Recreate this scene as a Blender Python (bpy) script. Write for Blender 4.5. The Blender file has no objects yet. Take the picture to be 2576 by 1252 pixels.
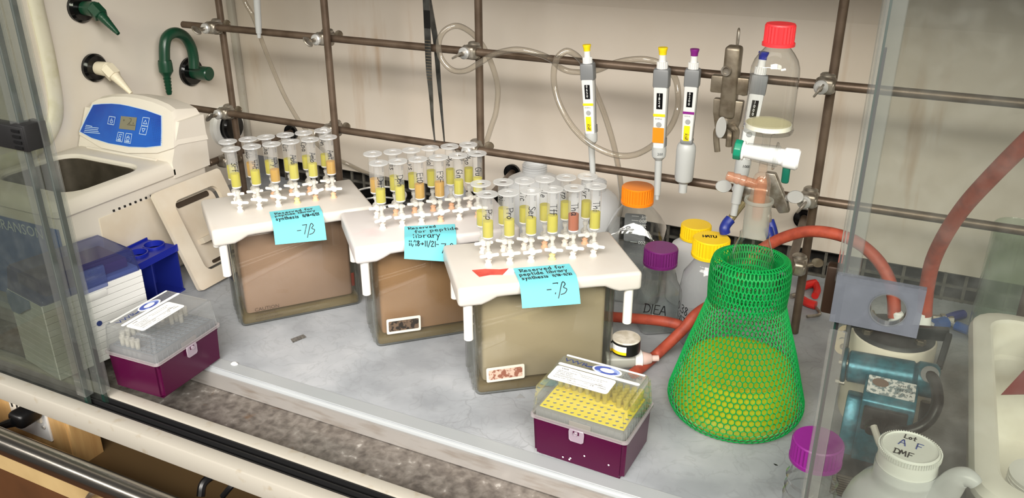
import bpy, bmesh, math, random
from mathutils import Matrix, Vector
random.seed(7)
R = math.radians
SC = bpy.context.scene
COL = SC.collection

# ---------------------------------------------------------------- camera, world, lights, exposure
F_PX, PITCH, ROLL, YAW, CAM_H = 2140.64, 0.4180, -0.0018, 0.4558, 0.658
_cy, _sy, _cp, _sp = math.cos(YAW), math.sin(YAW), math.cos(PITCH), math.sin(PITCH)
FWD = Vector((-_sy*_cp, _cy*_cp, -_sp))
_r0 = Vector((_cy, _sy, 0)); _u0 = _r0.cross(FWD)
RIGHT = math.cos(ROLL)*_r0 + math.sin(ROLL)*_u0
UP = -math.sin(ROLL)*_r0 + math.cos(ROLL)*_u0
CAMP = Vector((0, 0, CAM_H))
cam = bpy.data.objects.new('camera', bpy.data.cameras.new('camera')); COL.objects.link(cam)
cam.matrix_world = Matrix(((RIGHT.x, UP.x, -FWD.x, 0), (RIGHT.y, UP.y, -FWD.y, 0), (RIGHT.z, UP.z, -FWD.z, CAM_H), (0, 0, 0, 1)))
cam.data.sensor_width = 36; cam.data.lens = F_PX/2576*36; cam.data.clip_start = .02
SC.camera = cam
world = bpy.data.worlds.new('world'); SC.world = world; world.use_nodes = True
world.node_tree.nodes['Background'].inputs[0].default_value = (1, .96, .91, 1)
world.node_tree.nodes['Background'].inputs[1].default_value = .085
def area(name, loc, target, sx, sy, power, col=(1, .955, .89)):
    d = bpy.data.lights.new(name, 'AREA'); d.shape = 'RECTANGLE'; d.size = sx; d.size_y = sy; d.energy = power; d.color = col
    o = bpy.data.objects.new(name, d); COL.objects.link(o); o.location = loc
    o.rotation_euler = (Vector(target)-Vector(loc)).to_track_quat('-Z', 'Y').to_euler()
    return o
area('room_ceiling_lamp', (-1.1, -1.95, 1.85), (-.8, .6, .2), 6.0, .2, 66)
area('right_fill_light', (2.7, -1.5, 1.72), (-1.0, 1.1, .3), 1.6, .4, 112)  # added fill from the right to lift the left wall, no known fixture
area('ceiling_bounce_fill', (.3, -1.5, 1.98), (-.5, .9, .1), 2.8, 1.0, 185)  # added broad panel standing in for ceiling bounce, grades the back wall
area('hood_lamp', (-.45, .74, 1.04), (-.45, .84, 0), 1.2, .10, .35, (1, .97, .93)).data.spread = R(130)
SC.view_settings.view_transform = 'Standard'; SC.view_settings.look = 'None'
SC.view_settings.gamma = 1; SC.view_settings.use_curve_mapping = False
SC.view_settings.exposure = 0.02
SC.cycles.max_bounces = 12; SC.cycles.transparent_max_bounces = 40; SC.cycles.diffuse_bounces = 4
SC.cycles.glossy_bounces = 4; SC.cycles.transmission_bounces = 8; SC.cycles.caustics_reflective = False

def at(x, y, X=None, Y=None, Z=None):
    """world point on a plane X=, Y= or Z= that was measured at pixel (x, y) of the photograph"""
    d = RIGHT*((x-1288)/F_PX) - UP*((y-626)/F_PX) + FWD
    if Z is not None: t = (Z-CAM_H)/d.z
    elif Y is not None: t = Y/d.y
    else: t = X/d.x
    return CAMP + d*t

# ---------------------------------------------------------------- materials
def lin(c):
    return tuple((v/255/12.92 if v/255 <= .04045 else ((v/255+.055)/1.055)**2.4) for v in c)
_mats = {}
def nodes_of(name):
    m = bpy.data.materials.new(name); m.use_nodes = True
    nt = m.node_tree
    for n in list(nt.nodes): nt.nodes.remove(n)
    out = nt.nodes.new('ShaderNodeOutputMaterial')
    return m, nt, out
def mat(name, rgb, rough=.5, metal=0, rgb2=None, scale=20, detail=4, lo=.4, hi=.65, bump=0, bscale=None, spec=.5, sss=0, coat=0, stretch=None, distort=0):
    if name in _mats: return _mats[name]
    m, nt, out = nodes_of(name); L = nt.links.new
    b = nt.nodes.new('ShaderNodeBsdfPrincipled'); L(b.outputs[0], out.inputs[0])
    b.inputs['Base Color'].default_value = (*lin(rgb), 1); b.inputs['Roughness'].default_value = rough
    b.inputs['Metallic'].default_value = metal; b.inputs['Specular IOR Level'].default_value = spec
    if coat: b.inputs['Coat Weight'].default_value = coat; b.inputs['Coat Roughness'].default_value = .08
    if sss: b.inputs['Subsurface Weight'].default_value = sss; b.inputs['Subsurface Radius'].default_value = (.01, .009, .008)
    if rgb2 or bump:
        tc = nt.nodes.new('ShaderNodeTexCoord'); mp = nt.nodes.new('ShaderNodeMapping'); L(tc.outputs['Object'], mp.inputs[0])
        if stretch: mp.inputs['Scale'].default_value = stretch
        if rgb2:
            n = nt.nodes.new('ShaderNodeTexNoise'); n.inputs['Scale'].default_value = scale; n.inputs['Detail'].default_value = detail; n.inputs['Distortion'].default_value = distort
            L(mp.outputs[0], n.inputs[0])
            r = nt.nodes.new('ShaderNodeValToRGB'); r.color_ramp.elements[0].position = lo; r.color_ramp.elements[1].position = hi
            r.color_ramp.elements[0].color = (*lin(rgb), 1); r.color_ramp.elements[1].color = (*lin(rgb2), 1)
            L(n.outputs[0], r.inputs[0]); L(r.outputs[0], b.inputs['Base Color'])
        if bump:
            n2 = nt.nodes.new('ShaderNodeTexNoise'); n2.inputs['Scale'].default_value = bscale or scale; n2.inputs['Detail'].default_value = 5
            L(mp.outputs[0], n2.inputs[0])
            bp = nt.nodes.new('ShaderNodeBump'); bp.inputs['Strength'].default_value = bump; bp.inputs['Distance'].default_value = .002
            L(n2.outputs[0], bp.inputs['Height']); L(bp.outputs[0], b.inputs['Normal'])
    _mats[name] = m; return m
def glass(name, tint=(1, 1, 1), haze=0, hazecol=(230, 230, 228), rough=.02, refl=1.0, ior=1.45, transl=0, dust=0, edge=0):
    """thin walled glass or clear plastic: Fresnel reflection over straight transmission, with some haze or dust in it"""
    if name in _mats: return _mats[name]
    m, nt, out = nodes_of(name); L = nt.links.new
    tr = nt.nodes.new('ShaderNodeBsdfTransparent'); tr.inputs[0].default_value = (*tint, 1)
    gl = nt.nodes.new('ShaderNodeBsdfGlossy'); gl.inputs['Roughness'].default_value = rough
    geo = nt.nodes.new('ShaderNodeNewGeometry')
    mm = nt.nodes.new('ShaderNodeMath'); mm.operation = 'MULTIPLY_ADD'; L(geo.outputs['Backfacing'], mm.inputs[0]); mm.inputs[1].default_value = 1/ior-ior; mm.inputs[2].default_value = ior
    fr = nt.nodes.new('ShaderNodeFresnel'); L(mm.outputs[0], fr.inputs['IOR'])
    k = nt.nodes.new('ShaderNodeMath'); k.operation = 'MULTIPLY'; L(fr.outputs[0], k.inputs[0]); k.inputs[1].default_value = refl
    cur = tr.outputs[0]
    if edge:      # light crosses more glass where the wall is seen edge on
        lw = nt.nodes.new('ShaderNodeLayerWeight'); lw.inputs[0].default_value = .5
        pw = nt.nodes.new('ShaderNodeMath'); pw.operation = 'POWER'; L(lw.outputs['Facing'], pw.inputs[0]); pw.inputs[1].default_value = 3
        mc = nt.nodes.new('ShaderNodeMix'); mc.data_type = 'RGBA'; L(pw.outputs[0], mc.inputs[0]); mc.inputs[6].default_value = (*tint, 1); mc.inputs[7].default_value = (*(t*edge for t in tint), 1); L(mc.outputs[2], tr.inputs[0])
    if haze or dust:
        df = nt.nodes.new('ShaderNodeBsdfDiffuse'); df.inputs[0].default_value = (*lin(hazecol), 1)
        sh = df.outputs[0]
        if transl:
            tl = nt.nodes.new('ShaderNodeBsdfTranslucent'); tl.inputs[0].default_value = (*lin(hazecol), 1)
            mt = nt.nodes.new('ShaderNodeMixShader'); mt.inputs[0].default_value = transl; L(sh, mt.inputs[1]); L(tl.outputs[0], mt.inputs[2]); sh = mt.outputs[0]
        mh = nt.nodes.new('ShaderNodeMixShader'); mh.inputs[0].default_value = haze; L(cur, mh.inputs[1]); L(sh, mh.inputs[2]); cur = mh.outputs[0]
        if dust:
            tc = nt.nodes.new('ShaderNodeTexCoord'); n = nt.nodes.new('ShaderNodeTexNoise'); n.inputs['Scale'].default_value = 55; n.inputs['Detail'].default_value = 8
            L(tc.outputs['Object'], n.inputs[0])
            mr = nt.nodes.new('ShaderNodeMapRange'); mr.inputs[1].default_value = .45; mr.inputs[2].default_value = .85; mr.inputs[3].default_value = haze; mr.inputs[4].default_value = haze+dust
            L(n.outputs[0], mr.inputs[0]); L(mr.outputs[0], mh.inputs[0])
    ms = nt.nodes.new('ShaderNodeMixShader'); L(k.outputs[0], ms.inputs[0]); L(cur, ms.inputs[1]); L(gl.outputs[0], ms.inputs[2])
    L(ms.outputs[0], out.inputs[0]); _mats[name] = m; return m
def liquid(name, rgb, dens=.6, transl=.5, rough=.1):
    """cloudy liquid or wet resin: partly lets light straight through, partly scatters it"""
    if name in _mats: return _mats[name]
    m, nt, out = nodes_of(name); L = nt.links.new
    c = (*lin(rgb), 1)
    tr = nt.nodes.new('ShaderNodeBsdfTransparent'); tr.inputs[0].default_value = c
    df = nt.nodes.new('ShaderNodeBsdfDiffuse'); df.inputs[0].default_value = c
    tl = nt.nodes.new('ShaderNodeBsdfTranslucent'); tl.inputs[0].default_value = c
    a = nt.nodes.new('ShaderNodeMixShader'); a.inputs[0].default_value = transl; L(df.outputs[0], a.inputs[1]); L(tl.outputs[0], a.inputs[2])
    b = nt.nodes.new('ShaderNodeMixShader'); b.inputs[0].default_value = dens; L(tr.outputs[0], b.inputs[1]); L(a.outputs[0], b.inputs[2])
    gl = nt.nodes.new('ShaderNodeBsdfGlossy'); gl.inputs['Roughness'].default_value = rough
    d = nt.nodes.new('ShaderNodeMixShader'); d.inputs[0].default_value = .05; L(b.outputs[0], d.inputs[1]); L(gl.outputs[0], d.inputs[2])
    L(d.outputs[0], out.inputs[0]); _mats[name] = m; return m

def worktop_mat():
    m, nt, out = nodes_of('worktop_resin'); L = nt.links.new
    b = nt.nodes.new('ShaderNodeBsdfPrincipled'); L(b.outputs[0], out.inputs[0]); b.inputs['Roughness'].default_value = .42
    tc = nt.nodes.new('ShaderNodeTexCoord')
    def noise(s, d, dist=0):
        n = nt.nodes.new('ShaderNodeTexNoise'); n.inputs['Scale'].default_value = s; n.inputs['Detail'].default_value = d; n.inputs['Distortion'].default_value = dist
        L(tc.outputs['Object'], n.inputs[0]); return n.outputs[0]
    def ramp(src, stops):
        r = nt.nodes.new('ShaderNodeValToRGB'); e = r.color_ramp.elements
        while len(e) < len(stops): e.new(.5)
        for el, (p, c) in zip(e, stops): el.position = p; el.color = (*lin(c), 1) if not isinstance(c, float) else (c, c, c, 1)
        L(src, r.inputs[0]); return r.outputs[0]
    base = ramp(noise(9, 6), [(.35, (142, 146, 151)), (.5, (161, 165, 170)), (.66, (178, 181, 185))])
    veins = ramp(noise(16, 5, 2.2), [(.47, 0.0), (.5, 1.0), (.53, 0.0)])
    rings = nt.nodes.new('ShaderNodeTexVoronoi'); rings.feature = 'DISTANCE_TO_EDGE'; rings.inputs['Scale'].default_value = 13
    wv = nt.nodes.new('ShaderNodeVectorMath'); wv.operation = 'ADD'
    n3 = nt.nodes.new('ShaderNodeTexNoise'); n3.inputs['Scale'].default_value = 10; n3.inputs['Detail'].default_value = 4; L(tc.outputs['Object'], n3.inputs[0])
    sc3 = nt.nodes.new('ShaderNodeVectorMath'); sc3.operation = 'SCALE'; sc3.inputs[3].default_value = .16; L(n3.outputs['Color'], sc3.inputs[0])
    L(tc.outputs['Object'], wv.inputs[0]); L(sc3.outputs[0], wv.inputs[1]); L(wv.outputs[0], rings.inputs[0])
    rl = ramp(rings.outputs[0], [(0, 1.0), (.022, 0.0)])
    patch = ramp(noise(4, 3), [(.45, 0.0), (.6, 1.0)])
    mul = nt.nodes.new('ShaderNodeMath'); mul.operation = 'MULTIPLY'; L(rl, mul.inputs[0]); L(patch, mul.inputs[1])
    mx = nt.nodes.new('ShaderNodeMath'); mx.operation = 'MAXIMUM'; L(mul.outputs[0], mx.inputs[0])
    v2 = nt.nodes.new('ShaderNodeMath'); v2.operation = 'MULTIPLY'; L(veins, v2.inputs[0]); v2.inputs[1].default_value = .45; L(v2.outputs[0], mx.inputs[1])
    v3 = nt.nodes.new('ShaderNodeMath'); v3.operation = 'MULTIPLY'; L(mx.outputs[0], v3.inputs[0]); v3.inputs[1].default_value = .5
    mix = nt.nodes.new('ShaderNodeMix'); mix.data_type = 'RGBA'; L(v3.outputs[0], mix.inputs[0]); L(base, mix.inputs[6]); mix.inputs[7].default_value = (*lin((120, 122, 124)), 1)
    L(mix.outputs[2], b.inputs['Base Color'])
    rr = nt.nodes.new('ShaderNodeMapRange'); L(noise(25, 4), rr.inputs[0]); rr.inputs[3].default_value = .3; rr.inputs[4].default_value = .6; L(rr.outputs[0], b.inputs['Roughness'])
    return m
def steel_mat():
    m, nt, out = nodes_of('stained_steel'); L = nt.links.new
    b = nt.nodes.new('ShaderNodeBsdfPrincipled'); L(b.outputs[0], out.inputs[0]); b.inputs['Metallic'].default_value = .55
    tc = nt.nodes.new('ShaderNodeTexCoord')
    def noise(s, d, dist=0):
        n = nt.nodes.new('ShaderNodeTexNoise'); n.inputs['Scale'].default_value = s; n.inputs['Detail'].default_value = d; n.inputs['Distortion'].default_value = dist
        L(tc.outputs['Object'], n.inputs[0]); return n.outputs[0]
    def ramp(src, stops):
        r = nt.nodes.new('ShaderNodeValToRGB'); e = r.color_ramp.elements
        while len(e) < len(stops): e.new(.5)
        for el, (p, c) in zip(e, stops): el.position = p; el.color = (*lin(c), 1)
        L(src, r.inputs[0]); return r.outputs[0]
    base = ramp(noise(85, 10, .3), [(.3, (104, 97, 92)), (.5, (136, 129, 122)), (.66, (158, 151, 144)), (.74, (214, 210, 204))])
    stain = ramp(noise(13, 8, .8), [(.62, (0, 0, 0)), (.74, (255, 255, 255))])
    mix = nt.nodes.new('ShaderNodeMix'); mix.data_type = 'RGBA'; L(stain, mix.inputs[0]); L(base, mix.inputs[6]); mix.inputs[7].default_value = (*lin((128, 92, 58)), 1)
    L(mix.outputs[2], b.inputs['Base Color'])
    rr = nt.nodes.new('ShaderNodeMapRange'); L(noise(40, 6), rr.inputs[0]); rr.inputs[3].default_value = .25; rr.inputs[4].default_value = .55; L(rr.outputs[0], b.inputs['Roughness'])
    bp = nt.nodes.new('ShaderNodeBump'); bp.inputs['Strength'].default_value = .25; bp.inputs['Distance'].default_value = .002; L(noise(45, 6, 1), bp.inputs['Height']); L(bp.outputs[0], b.inputs['Normal'])
    return m

MM = dict(
 worktop=worktop_mat(), steel=steel_mat(),
 wall=mat('wall_liner', (208, 198, 186), .5, rgb2=(201, 189, 174), scale=5, lo=.45, hi=.75),
 wall_s=mat('wall_liner_side', (224, 216, 205), .5, rgb2=(216, 205, 188), scale=6, lo=.5, hi=.8),
 lip=mat('grey_lip', (158, 162, 164), .3), lipsteel=mat('brushed_steel_lip', (172, 168, 164), .35, .4, rgb2=(146, 136, 126), scale=18, lo=.5, hi=.75, stretch=(1, 1, 6)),
 cream=mat('cream_paint', (172, 167, 156), .45, rgb2=(160, 150, 132), scale=60, lo=.6, hi=.75),
 black=mat('black_rubber', (22, 22, 23), .5), blackp=mat('black_plastic', (16, 16, 17), .35),
 blackgloss=mat('black_gloss', (12, 12, 13), .15),
 rod=mat('browned_steel_rod', (110, 94, 80), .42, .5, rgb2=(80, 65, 52), scale=22, lo=.42, hi=.7, bump=.08, bscale=300),
 cast=mat('cast_metal', (170, 164, 154), .4, .75, rgb2=(128, 118, 104), scale=80, bump=.1),
 castdark=mat('dark_cast_metal', (142, 132, 116), .4, .7, rgb2=(112, 100, 84), scale=60, bump=.1),
 chrome=mat('bright_metal', (208, 208, 206), .3, .5),
 stainless=mat('brushed_stainless', (176, 172, 164), .24, 1, rgb2=(160, 154, 144), scale=30, stretch=(1, 60, 60)),
 basin=mat('basin_steel', (136, 127, 114), .3, .8, rgb2=(112, 104, 92), scale=25),
 hdpe=mat('white_slab_plastic', (206, 201, 194), .4, sss=.15, rgb2=(199, 191, 181), scale=12, lo=.5, hi=.8),
 hdpe2=mat('white_slab_plastic_stained', (208, 203, 201), .4, sss=.15, rgb2=(212, 182, 182), scale=9, lo=.56, hi=.75),
 ppwhite=mat('white_nylon', (238, 236, 230), .4, sss=.1),
 white=mat('white_plastic', (226, 226, 224), .35), paper=mat('paper_white', (236, 236, 234), .7),
 offwhite=mat('offwhite_plastic', (222, 214, 198), .42), beige=mat('beige_plastic', (212, 202, 186), .5, rgb2=(204, 190, 170), scale=15),
 bathw=mat('bath_housing', (222, 215, 204), .4, rgb2=(214, 203, 187), scale=9, lo=.5, hi=.8),
 ink=mat('marker_ink', (22, 24, 28), .5), inkblue=mat('blue_ink', (40, 70, 160), .5), printblue=mat('navy_print', (52, 66, 120), .5),
 note=mat('turquoise_paper', (108, 198, 210), .75), greyink=mat('grey_print', (110, 112, 116), .5),
 yellow=mat('yellow_plastic', (240, 200, 22), .4), yellow2=mat('bright_yellow_plastic', (246, 214, 20), .4), orange=mat('orange_plastic', (240, 134, 24), .35),
 purple=mat('purple_plastic', (104, 30, 100), .35), magenta=mat('magenta_plastic', (126, 30, 124), .4), red=mat('red_plastic', (222, 52, 58), .45),
 tipbase=mat('plum_plastic', (68, 8, 46), .28, spec=.3), blue=mat('blue_plastic', (24, 38, 150), .35), blue2=mat('royal_blue_plastic', (28, 40, 130), .4),
 panelblue=mat('blue_panel', (22, 92, 190), .3, rgb2=(20, 62, 160), scale=7, lo=.4, hi=.6), bathblue=mat('blue_decal', (24, 84, 156), .35),
 lightline=mat('pale_blue_print', (190, 214, 240), .5), lcd=mat('lcd_grey', (128, 124, 104), .3),
 green=mat('dark_green_paint', (20, 66, 46), .3), ptfegreen=mat('green_knob', (18, 128, 98), .35), net=mat('green_netting', (12, 146, 68), .5, spec=.3),
 hose=mat('red_rubber', (168, 72, 50), .6, rgb2=(140, 56, 40), scale=70, lo=.45, hi=.7, bump=.15, bscale=200),
 pipw=mat('pipette_body', (212, 213, 212), .35), greyp=mat('pipette_grey', (176, 178, 177), .4), greyd=mat('dark_grey_plastic', (118, 120, 122), .45),
 ptfe=mat('white_ptfe', (240, 240, 240), .35), salmon=glass('salmon_plastic', (.96, .82, .74), .3, (232, 164, 130), .1, 1, transl=.4),
 teal=mat('teal_hammered_paint', (42, 110, 126), .28, .35, rgb2=(30, 88, 104), scale=120, bump=.12, bscale=180), dkteal=mat('dark_teal', (26, 72, 84), .35, .2),
 redhandle=mat('red_dipped_grip', (196, 40, 36), .4), bluehandle=mat('blue_dipped_grip', (28, 44, 128), .4), ltblue=mat('blue_grip', (30, 84, 160), .4),
 tub=mat('tub_polypropylene', (226, 223, 214), .45, rgb2=(208, 202, 188), scale=14, lo=.5, hi=.8, sss=.1),
 darkred=mat('dark_red_card', (112, 26, 24), .7), wood=mat('pale_wood', (196, 158, 104), .5, rgb2=(178, 138, 86), scale=8, stretch=(8, 8, 1)),
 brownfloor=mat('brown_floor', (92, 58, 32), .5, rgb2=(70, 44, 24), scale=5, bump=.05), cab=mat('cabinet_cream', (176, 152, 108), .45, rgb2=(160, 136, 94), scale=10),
 cabdark=mat('cabinet_recess_shade', (104, 82, 52), .6), grille=mat('sooty_grille', (92, 88, 80), .7, rgb2=(52, 50, 46), scale=40), sooty=mat('sooty_void', (30, 28, 26), .8, rgb2=(60, 55, 48), scale=50, lo=.5, hi=.7),  # cabdark: wood brown darkened in the colour for the shade of the recess
 ldpe=glass('frosted_polyethylene', (.96, .965, .97), .84, (238, 240, 242), .25, .8, transl=.45), ldpecap=mat('natural_cap', (222, 224, 220), .4, sss=.2),
 glass=glass('clear_glass', (.985, .99, .985), .004, (210, 214, 212), rough=.01, refl=1.7, edge=.65), tankglass=glass('tank_glass', (.95, .955, .935), .01, (200, 205, 195), .02, 1.6, edge=.4),
 sash=glass('sash_glass', (.80, .815, .785), .022, (196, 200, 194), .02, 1.0, dust=.04), acryl=glass('clear_acrylic', (.93, .94, .93), .05, (205, 208, 206), .05, 1.4, edge=.45), greenedge=glass('green_glass_edge', (.18, .30, .26), .85, (30, 54, 47), .05),
 smoky=glass('smoky_acrylic', (.60, .62, .66), .42, (112, 117, 125), .12, dust=.15),
 pp=glass('syringe_polypropylene', (.985, .985, .985), .15, (250, 251, 252), .12, .8, transl=.5), ppflange=glass('syringe_flange_polypropylene', (.97, .97, .97), .5, (250, 251, 252), .12, 1, transl=.5), ppf=glass('stopcock_polypropylene', (.96, .96, .95), .62, (244, 242, 236), .2, 1, transl=.4),
 hubp=mat('tinted_hub', (238, 228, 218), .3, sss=.2), hubo=mat('orange_hub', (232, 186, 152), .3, sss=.2), huby=mat('yellow_hub', (230, 212, 150), .3, sss=.2),
 lid=glass('tip_box_lid', (.95, .955, .955), .15, (222, 224, 224), .06, 1.7, transl=.3), lidy=glass('tip_box_lid_clear', (.96, .965, .94), .11, (226, 230, 214), .06, 1.7, transl=.3),
 bluelid=glass('blue_smoke_lid', (.52, .56, .78), .3, (92, 100, 158), .08, 1.1, transl=.3), tray=glass('tip_tray', (.85, .86, .88), .5, (176, 178, 182), .2, 1, transl=.3),
 tip=glass('tip_plastic', (.95, .95, .93), .42, (240, 238, 228), .12, 1, transl=.4), tipy=glass('yellow_tip_plastic', (.95, .93, .7), .42, (232, 220, 110), .12, 1, transl=.4), pinknut=mat('pink_nut', (214, 186, 178), .35, sss=.1), stick=mat('aged_sticker', (214, 206, 192), .6), tygon=glass('clear_tubing', (.9, .88, .84), .16, (206, 198, 184), .06, 2.0, edge=.35, transl=.4),
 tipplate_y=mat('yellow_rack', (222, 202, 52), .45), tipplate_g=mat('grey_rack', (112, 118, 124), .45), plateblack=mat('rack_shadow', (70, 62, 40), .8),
 yliq=liquid('yellow_liquid', (248, 252, 60), .5, .35, .03), clear=glass('clear_liquid', (.95, .97, .97), .0, rough=.01, ior=1.36),
 frit=mat('sintered_disc', (232, 230, 214), .7), frosted=glass('frosted_joint', (.9, .92, .9), .4, (214, 218, 210), .25, 1, transl=.5),
)
def streaks(m):
    nt = m.node_tree; L = nt.links.new; b = next(n for n in nt.nodes if n.type == 'BSDF_PRINCIPLED'); src = b.inputs['Base Color'].links[0].from_socket
    tc = nt.nodes.new('ShaderNodeTexCoord'); out = []
    for sc, s, a, c in (((26, 1, 2.6), 1.0, .60, .74), ((3.2, 1, 3.2), 1.0, .50, .60)):
        mp = nt.nodes.new('ShaderNodeMapping'); mp.inputs['Scale'].default_value = sc; L(tc.outputs['Object'], mp.inputs[0])
        n = nt.nodes.new('ShaderNodeTexNoise'); n.inputs['Scale'].default_value = s; n.inputs['Detail'].default_value = 5; L(mp.outputs[0], n.inputs[0])
        r = nt.nodes.new('ShaderNodeMapRange'); r.inputs[1].default_value = a; r.inputs[2].default_value = c; L(n.outputs[0], r.inputs[0]); out.append(r.outputs[0])
    mu = nt.nodes.new('ShaderNodeMath'); mu.operation = 'MULTIPLY'; L(out[0], mu.inputs[0]); L(out[1], mu.inputs[1])
    m2 = nt.nodes.new('ShaderNodeMath'); m2.operation = 'MULTIPLY'; L(mu.outputs[0], m2.inputs[0]); m2.inputs[1].default_value = .55
    mx = nt.nodes.new('ShaderNodeMix'); mx.data_type = 'RGBA'; L(m2.outputs[0], mx.inputs[0]); L(src, mx.inputs[6]); mx.inputs[7].default_value = (*lin((168, 132, 92)), 1); L(mx.outputs[2], b.inputs['Base Color'])
streaks(MM['wall'])
SYR = {'y': liquid('resin_yellow', (224, 216, 20), .9, .5), 'l': liquid('resin_pale_yellow', (228, 220, 66), .88, .5), 'o': liquid('resin_orange', (222, 178, 0), .9, .5), 'r': liquid('resin_rust', (188, 88, 0), .94, .4)}

# ---------------------------------------------------------------- mesh helpers
def T(x=0, y=0, z=0): return Matrix.Translation((x, y, z))
def RZ(a): return Matrix.Rotation(a, 4, 'Z')
def RX(a): return Matrix.Rotation(a, 4, 'X')
def RY(a): return Matrix.Rotation(a, 4, 'Y')
def axis(p0, p1):
    """matrix whose +z runs from p0 to p1, origin p0"""
    p0 = Vector(p0); d = Vector(p1)-p0
    return T(*p0) @ d.to_track_quat('Z', 'Y').to_matrix().to_4x4()
def frame(o, x, y):
    """matrix with origin o, x axis and y axis given"""
    x = Vector(x).normalized(); y = Vector(y); y = (y-x*y.dot(x)).normalized(); z = x.cross(y)
    return Matrix(((x.x, y.x, z.x, o[0]), (x.y, y.y, z.y, o[1]), (x.z, y.z, z.z, o[2]), (0, 0, 0, 1)))
def smooth(pts, k=6):
    """Catmull-Rom through the points"""
    P = [Vector(p) for p in pts]
    if len(P) < 3: return P
    Q = [2*P[0]-P[1]]+P+[2*P[-1]-P[-2]]; out = []
    for i in range(1, len(Q)-2):
        a, b, c, d = Q[i-1:i+3]
        for j in range(k):
            t = j/k
            out.append(.5*((2*b)+(c-a)*t+(2*a-5*b+4*c-d)*t*t+(3*b-a-3*c+d)*t**3))
    return out+[P[-1]]
_fc = {}
def font_mesh(s, size):
    key = (s, size)
    if key in _fc: return _fc[key]
    cu = bpy.data.curves.new('tmp', 'FONT'); cu.body = s; cu.size = size; cu.resolution_u = 2
    o = bpy.data.objects.new('tmp', cu); COL.objects.link(o)
    dg = bpy.context.evaluated_depsgraph_get(); me = bpy.data.meshes.new_from_object(o.evaluated_get(dg))
    v = [tuple(x.co) for x in me.vertices]; f = [tuple(p.vertices) for p in me.polygons]
    w = max((x[0] for x in v), default=0)
    bpy.data.objects.remove(o); bpy.data.curves.remove(cu); bpy.data.meshes.remove(me)
    _fc[key] = (v, f, w); return _fc[key]
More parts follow.
